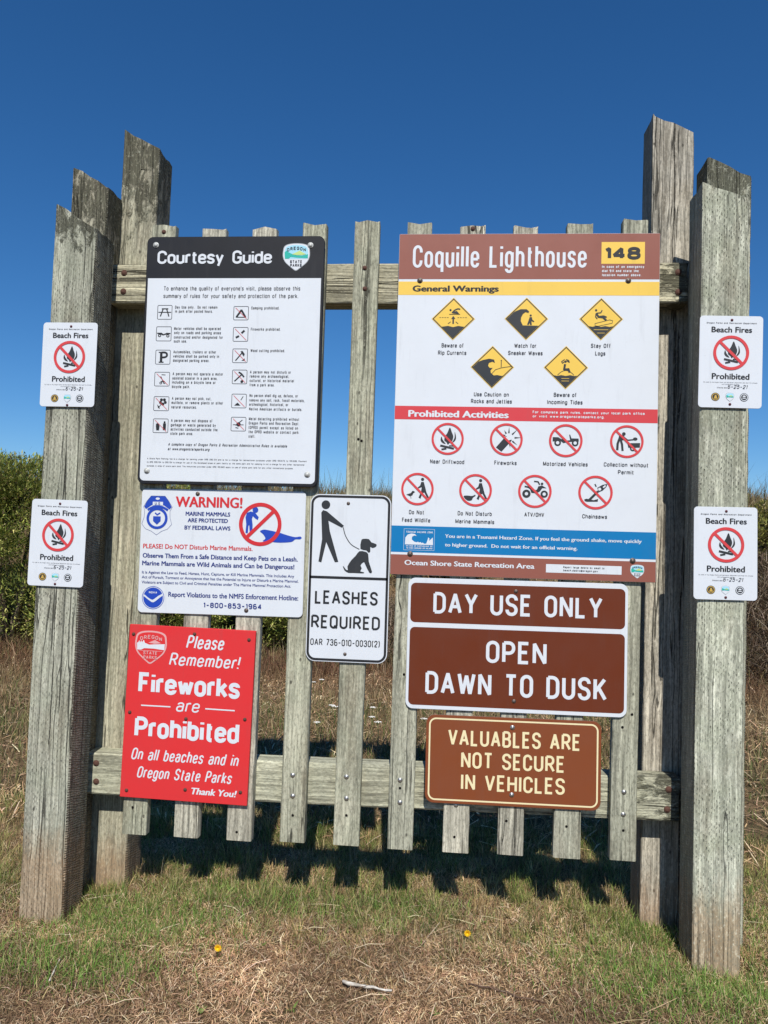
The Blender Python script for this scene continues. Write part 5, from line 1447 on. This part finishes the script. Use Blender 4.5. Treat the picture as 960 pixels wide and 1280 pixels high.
parts = []
x, y = scatter(125000, -6.5, 4.8, .9, 6.4, lambda x, y: .35 + .65 * hn(x, y, 2.2, 41))
n_ = len(x); z = ground_h(x, y)
gr = hn(x, y, 1.2, 42) * .8 + .5 * sst(3.2, 1.0, y)
isg = rng.random(n_) < np.clip(gr * .75 - .05 - .35 * sst(3, 5, y), .04, .8)
col = np.where(isg[:, None], mixc(n_, ((.13, .165, .05), 3), ((.20, .20, .085), 2), ((.09, .12, .04), 1)), mixc(n_, ((.34, .25, .13), 3), ((.26, .18, .10), 2), ((.44, .35, .20), 1)))
dk = sst(3.6, 5.0, y)[:, None]
col = col * (1 - dk) + dk * mixc(n_, ((.20, .105, .062), 3), ((.28, .165, .095), 2), ((.11, .065, .04), 2))
parts.append(blades(x, y, z, rng.uniform(.04, .12, n_) * (.6 + .9 * hn(x, y, 1.6, 43)) * (1 + .6 * dk[:, 0]), rng.uniform(.003, .006, n_) * (1 + .1 * y), np.abs(rng.normal(.35, .35, n_)), rng.uniform(0, 6.283, n_), col, None, 2, .5))
build_stuff('meadow_grass', parts, BLADE, 'dry tawny meadow grass behind the frame, rising to the bank', 'grass')

# bank cover: longer dune grass
parts = []
x, y = scatter(70000, -9, 8, 4.6, 12.5, lambda x, y: (.35 + .65 * hn(x, y, 1.1, 51)) * sst(4.4, 6.0, y))
n_ = len(x); z = ground_h(x, y)
col = mixc(n_, ((.27, .19, .105), 3), ((.20, .17, .075), 2), ((.12, .12, .05), 2), ((.40, .32, .19), 1))
parts.append(blades(x, y, z, rng.uniform(.12, .34, n_), rng.uniform(.006, .013, n_), np.abs(rng.normal(.25, .3, n_)), rng.uniform(0, 6.283, n_), col, col * 1.2, 3, .35))
x, y = scatter(5000, -9, 9, 8.6, 12.0, lambda x, y: hn(x, y, 1.5, 52) ** 2)
n_ = len(x); z = ground_h(x, y)
col = mixc(n_, ((.16, .13, .07), 3), ((.10, .105, .05), 2), ((.26, .21, .12), 1))
parts.append(blades(x, y, z, rng.uniform(.35, .70, n_), rng.uniform(.006, .011, n_), np.abs(rng.normal(.12, .22, n_)), rng.uniform(0, 6.283, n_), col, None, 4, .16))
build_stuff('dune_grass', parts, BLADE, 'long brown dune grass covering the bank up to the skyline', 'grass')

# ------------------------------------------------------------------ shrubs
BARK = wood('shrub_bark', tone=(.16, .12, .085), green=0, crack=.5)
LEAF = blade_mat('shrub_leaves', .22, .55)
def tube(pts, rad, seg=6):
    v = []; f = []
    for i, p in enumerate(pts):
        p = Vector(p)
        d_ = (Vector(pts[min(i + 1, len(pts) - 1)]) - Vector(pts[max(i - 1, 0)])).normalized()
        a_ = d_.cross(Vector((0, 0, 1))); a_ = a_.normalized() if a_.length > .01 else Vector((1, 0, 0)); b_ = d_.cross(a_)
        for k in range(seg):
            t = 2 * math.pi * k / seg; q = p + (a_ * math.cos(t) + b_ * math.sin(t)) * rad[i]
            v.append(tuple(q))
    for i in range(len(pts) - 1):
        for k in range(seg):
            j = (k + 1) % seg; f.append((i * seg + k, i * seg + j, (i + 1) * seg + j, (i + 1) * seg + k))
    f.append(tuple(range(seg - 1, -1, -1))); f.append(tuple(range((len(pts) - 1) * seg, len(pts) * seg)))
    return v, f
def shrub(name, label, cat, x0, y0, w_, d_, h_, nl, pal, dead=.1, leafL=(.03, .06), group=None, seed=1, lw=(.012, .022)):
    zg = float(ground_h(x0, y0))
    root = empty(name, (x0, y0, zg), label, cat, group)
    R = random.Random(seed)
    vv, ff = [], []
    tips = []
    for i in range(9):
        a_ = R.uniform(0, 6.28); rr = R.uniform(.3, .95)
        e = (math.cos(a_) * w_ * .5 * rr, math.sin(a_) * d_ * .5 * rr, h_ * R.uniform(.55, .92))
        pts = [(0, 0, -.05), (e[0] * .3, e[1] * .3, e[2] * .35), (e[0] * .75, e[1] * .75, e[2] * .7), e]
        v, f = tube(pts, [.035, .026, .015, .005]); b = len(vv); vv += v; ff += [tuple(q + b for q in t) for t in f]
    link('branches', mesh_from('branches', vv, ff, True), root, BARK)
    # sprigs fill lobes of an uneven crown, denser towards the outside
    nlobe = 40
    lob = []
    for i in range(nlobe):
        a_ = R.uniform(0, 6.28); u_ = R.uniform(.15, 1) ** .5; zf = R.uniform(.04, .93)
        sh = math.sqrt(max(.05, 1 - max(0, (zf - .25) / .8) ** 2))
        lob.append((math.cos(a_) * w_ * .42 * u_ * sh, math.sin(a_) * d_ * .42 * u_ * sh, zf * h_ * .93, R.uniform(.16, .30) * min(w_, h_) * .8))
    lob = np.array(lob)
    k = rng.integers(0, nlobe, nl)
    d3 = rng.normal(0, 1, (nl, 3)); d3 /= np.linalg.norm(d3, axis=1)[:, None]
    rad = lob[k, 3] * rng.uniform(.55, 1.08, nl) ** .6
    P_ = lob[k, :3] + d3 * rad[:, None] * np.array([1, 1, .85])
    P_ += rng.normal(0, .02, P_.shape)
    ok = (P_[:, 2] > .0)
    P_ = P_[ok]; d3 = d3[ok]; n_ = len(P_)
    az = np.arctan2(d3[:, 1], d3[:, 0]) + rng.normal(0, .7, n_)
    lean = np.clip(np.arccos(np.clip(d3[:, 2] * .6 + .3, -1, 1)) + rng.normal(0, .4, n_), 0, 2.4)
    col = mixc(n_, *pal)
    clump = .62 + .75 * hn(P_[:, 0] + x0, P_[:, 2] + P_[:, 1], 3.2, seed + 60)
    col = col * clump[:, None]
    dd = rng.random(n_) < dead * (.3 + 1.4 * hn(P_[:, 0] * 1.0 + x0, P_[:, 2], 2.1, seed + 80))
    col[dd] = mixc(int(dd.sum()), ((.24, .17, .10), 2), ((.34, .27, .17), 1), ((.12, .09, .05), 1))
    V, Fq, C = blades(P_[:, 0], P_[:, 1], P_[:, 2], rng.uniform(*leafL, n_), rng.uniform(*lw, n_), lean, az, col, col * 1.2, 1, .3)
    link('foliage', np_mesh('foliage', V, Fq, C, True), root, LEAF)['kind'] = 'stuff'
    return root
HP = [((.24, .29, .065), 3), ((.38, .40, .10), 3), ((.12, .16, .042), 2), ((.54, .50, .17), 1.3)]
hg = 'evergreen shrubs forming the hedge on the left'
hedge = [(-7.4, 6.1, 1.9, 1.6, 2.35, 'broad olive shrub standing outermost in the left hedge'),
         (-6.15, 5.95, 1.8, 1.6, 2.42, 'tall dark olive shrub second from the outer end of the hedge'),
         (-5.0, 5.85, 1.7, 1.6, 2.40, 'yellow-green shrub seen left of the front left post'),
         (-3.95, 5.95, 1.6, 1.5, 2.30, 'dense shrub hidden largely behind the left posts'),
         (-3.05, 6.0, 1.5, 1.5, 2.10, 'rounded shrub behind the Courtesy Guide board'),
         (-2.2, 5.95, 1.4, 1.4, 1.95, 'lower green shrub at the inner end of the hedge, right of the red board')]
for i, (a, b, w_, d_, h_, lb) in enumerate(hedge):
    shrub('evergreen_shrub', lb, 'shrub', a, b, w_, d_, h_ * .97, 46000, HP, .08, (.028, .06), hg, 3 + i)
YP = [((.30, .29, .08), 3), ((.40, .36, .11), 2), ((.16, .17, .05), 2)]
shrub('dune_shrub', 'yellow-green shrub on the bank beyond the right post', 'shrub', 4.1, 6.7, 1.9, 1.4, .85, 26000, YP, .2, (.03, .06), 'shrubs on the right bank', 21)
shrub('dune_shrub', 'olive shrub further right on the bank, partly out of the picture', 'shrub', 5.7, 7.0, 1.8, 1.4, .9, 20000, YP, .2, (.03, .06), 'shrubs on the right bank', 22)
shrub('dune_shrub', 'small shrub on the bank between the slats and the large board', 'shrub', -.1, 7.7, 1.4, 1.2, .85, 20000, HP, .3, (.03, .06), 'shrubs on the right bank', 23)

# dead brush piles on the right
def brush(label, x0, y0, w_, h_, n_, seed):
    r_ = np.random.default_rng(seed)
    zg = float(ground_h(x0, y0))
    root = empty('dead_brush', (x0, y0, zg), label, 'brush', 'heaps of dead brush')
    a = r_.uniform(0, 6.283, n_); q = r_.random(n_) ** .5
    px = np.cos(a) * q * w_ * .5; py = np.sin(a) * q * .8
    pz = r_.random(n_) * h_ * (1 - .5 * q) + (ground_h(px + x0, py + y0) - zg)
    col = mixc(n_, ((.17, .12, .08), 3), ((.26, .20, .14), 2), ((.10, .07, .045), 2), ((.38, .31, .22), 1))
    V, Fq, C = blades(px, py, pz, r_.uniform(.12, .40, n_), r_.uniform(.004, .010, n_), r_.normal(1.25, .45, n_), r_.uniform(0, 6.283, n_), col, None, 3, .35)
    link('twigs', np_mesh('twigs', V, Fq, C, True), root, STRAW)['kind'] = 'stuff'
brush('tangled heap of dead brown brush beside the right front post', 3.4, 5.6, 2.4, .75, 9000, 5)
brush('low dead brush tangle behind the gap beside the LEASHES sign', -.7, 6.3, 2.2, .5, 6000, 6)

# ------------------------------------------------------------------ small things on the ground
n = NT('yellow_petal'); YEL = n.fin((.85, .52, .01), .6, .2)
n = NT('bleached_wood'); tc = n.n('ShaderNodeTexCoord'); a = n.noise(tc.outputs['Object'], 1, 4, .6, 0, (30, 120, 120))
n.bump(a, .5, .002); BLEACH = n.fin(n.mix(n.ramp(a, .35, .65), (.30, .26, .21), (.72, .68, .60)), .8, .15)
n = NT('dark_twig_bark'); tc = n.n('ShaderNodeTexCoord'); a = n.noise(tc.outputs['Object'], 90, 4, .6)
n.bump(a, .6, .002); TWIG = n.fin(n.mix(n.ramp(a, .35, .65), (.05, .03, .022), (.17, .11, .075)), .85, .15)
n = NT('flower_stem'); STEM = n.fin((.10, .16, .04), .7, .2)
n = NT('white_umbel'); UMB = n.fin((.78, .76, .70), .8, .1)
for i, (x, y) in enumerate(GROUND['dandelion']):
    zg = float(ground_h(x, y))
    root = empty('yellow_flower', (x, y, zg), ['single yellow flower in the dry grass at lower left', 'single yellow flower in the turf below the VALUABLES sign'][i], 'flower')
    v, f = tube([(0, 0, 0), (.002, -.002, .02), (.003, -.005, .038)], [.0009, .0009, .0009], 5)
    link('stem', mesh_from('stem', v, f, True), root, STEM)
    vv, ff = [], []
    R_ = random.Random(i)
    for ring_ in range(3):
        for k in range(10):
            a = 2 * math.pi * (k + ring_ * .4) / 10; r_ = .0105 - ring_ * .002; b = len(vv)
            el = .1 + ring_ * .35
            d_ = Vector((math.cos(a) * math.cos(el), -math.sin(el) - .12, math.sin(a) * math.cos(el)))
            sd = Vector((-math.sin(a), 0, math.cos(a))) * .0022
            c_ = Vector((.003, -.006, .040))
            vv += [tuple(c_ + sd * .5), tuple(c_ - sd * .5), tuple(c_ + d_ * r_ - sd), tuple(c_ + d_ * r_ * 1.12), tuple(c_ + d_ * r_ + sd)]
            ff.append((b, b + 1, b + 2, b + 3, b + 4))
    link('petals', mesh_from('petals', vv, ff), root, YEL)
(xa, ya), (xb, yb) = GROUND['stick']
def lay(name, label, cat, A, B, rad, mat, lift, n_=8, seed=0, wob=.006):
    R_ = random.Random(seed); pts = []; rr = []
    for k in range(n_ + 1):
        t = k / n_; x = A[0] + (B[0] - A[0]) * t; y = A[1] + (B[1] - A[1]) * t + R_.uniform(-wob, wob)
        pts.append((x - A[0], y - A[1], float(ground_h(x, y)) - float(ground_h(*A)) + lift + R_.uniform(-wob, wob) * .4)); rr.append(rad * R_.uniform(.7, 1.25) * (1 - .45 * t))
    v, f = tube(pts, rr, 7)
    o = link(name, mesh_from(name, v, f, True), None, mat); o.location = (A[0], A[1], float(ground_h(*A)))
    return tag(o, label, cat)
lay('driftwood_stick', 'bleached white splinter of wood lying on the dry grass at the bottom centre', 'stick', (xa, ya), (xb, yb), .0055, BLEACH, .022, 8, 2, .003)
(xa, ya), (xb, yb) = GROUND['twig']
lay('fallen_twig', 'thin dark twig lying on the dry grass at the bottom right of centre', 'stick', (xa, ya), (xb, yb), .0032, TWIG, .018, 12, 3, .007)
(xa, ya), (xb, yb) = GROUND['straw']
lay('pale_straw', 'pale straw stalk lying on the dry grass near the lower left corner', 'stick', (xa, ya), (xb, yb), .0030, BLEACH, .018, 6, 4, .004)
WL = ['white wild carrot, the farthest one, seen just under the LEASHES sign left of the slat', 'far white wild carrot, just left of the farthest one', 'white wild carrot left of the middle slat, upper of a close pair',
 'white wild carrot left of the middle slat, lower of a close pair', 'white wild carrot right of the middle slat, upper of two', 'white wild carrot right of the middle slat, lower of two',
 'white wild carrot just above the lower rail, right of the middle slat', 'white wild carrot just above the shadow, left of the middle slat', 'white wild carrot behind the corner of the VALUABLES sign']
for i, (x, y) in enumerate(GROUND['white']):
    zg = float(ground_h(x, y)); h_ = .14 + .03 * math.sin(i * 2.3)
    root = empty('wild_carrot', (x, y, zg), WL[i], 'flower', 'white wildflowers behind the slats')
    vv, ff = tube([(0, 0, 0), (.005, 0, h_ * .5), (0, .004, h_ - .015)], [.002, .0016, .0013], 5)
    for k in range(9):
        a = 2 * math.pi * k / 9
        v, f = tube([(0, .004, h_ - .015), (math.cos(a) * .016, .004 + math.sin(a) * .016, h_)], [.0008, .0007], 4); b = len(vv); vv += v; ff += [tuple(q + b for q in t) for t in f]
    link('stem', mesh_from('stem', vv, ff, True), root, STEM)
    vv, ff = [], []
    R_ = random.Random(i)
    for k in range(46):
        a = R_.uniform(0, 6.283); r_ = math.sqrt(R_.random()) * .024; px, py = math.cos(a) * r_, math.sin(a) * r_; pz = h_ + .004 - r_ * .1
        b = len(vv); q = .0032
        for m_ in range(5):
            t = m_ * 1.2566 + a; vv.append((px + q * math.cos(t), .004 + py + q * math.sin(t), pz + R_.uniform(-.0008, .0008)))
        vv.append((px, .004 + py, pz + .0018))
        ff += [(b + m_, b + (m_ + 1) % 5, b + 5) for m_ in range(5)]
    link('umbel', mesh_from('umbel', vv, ff), root, UMB)
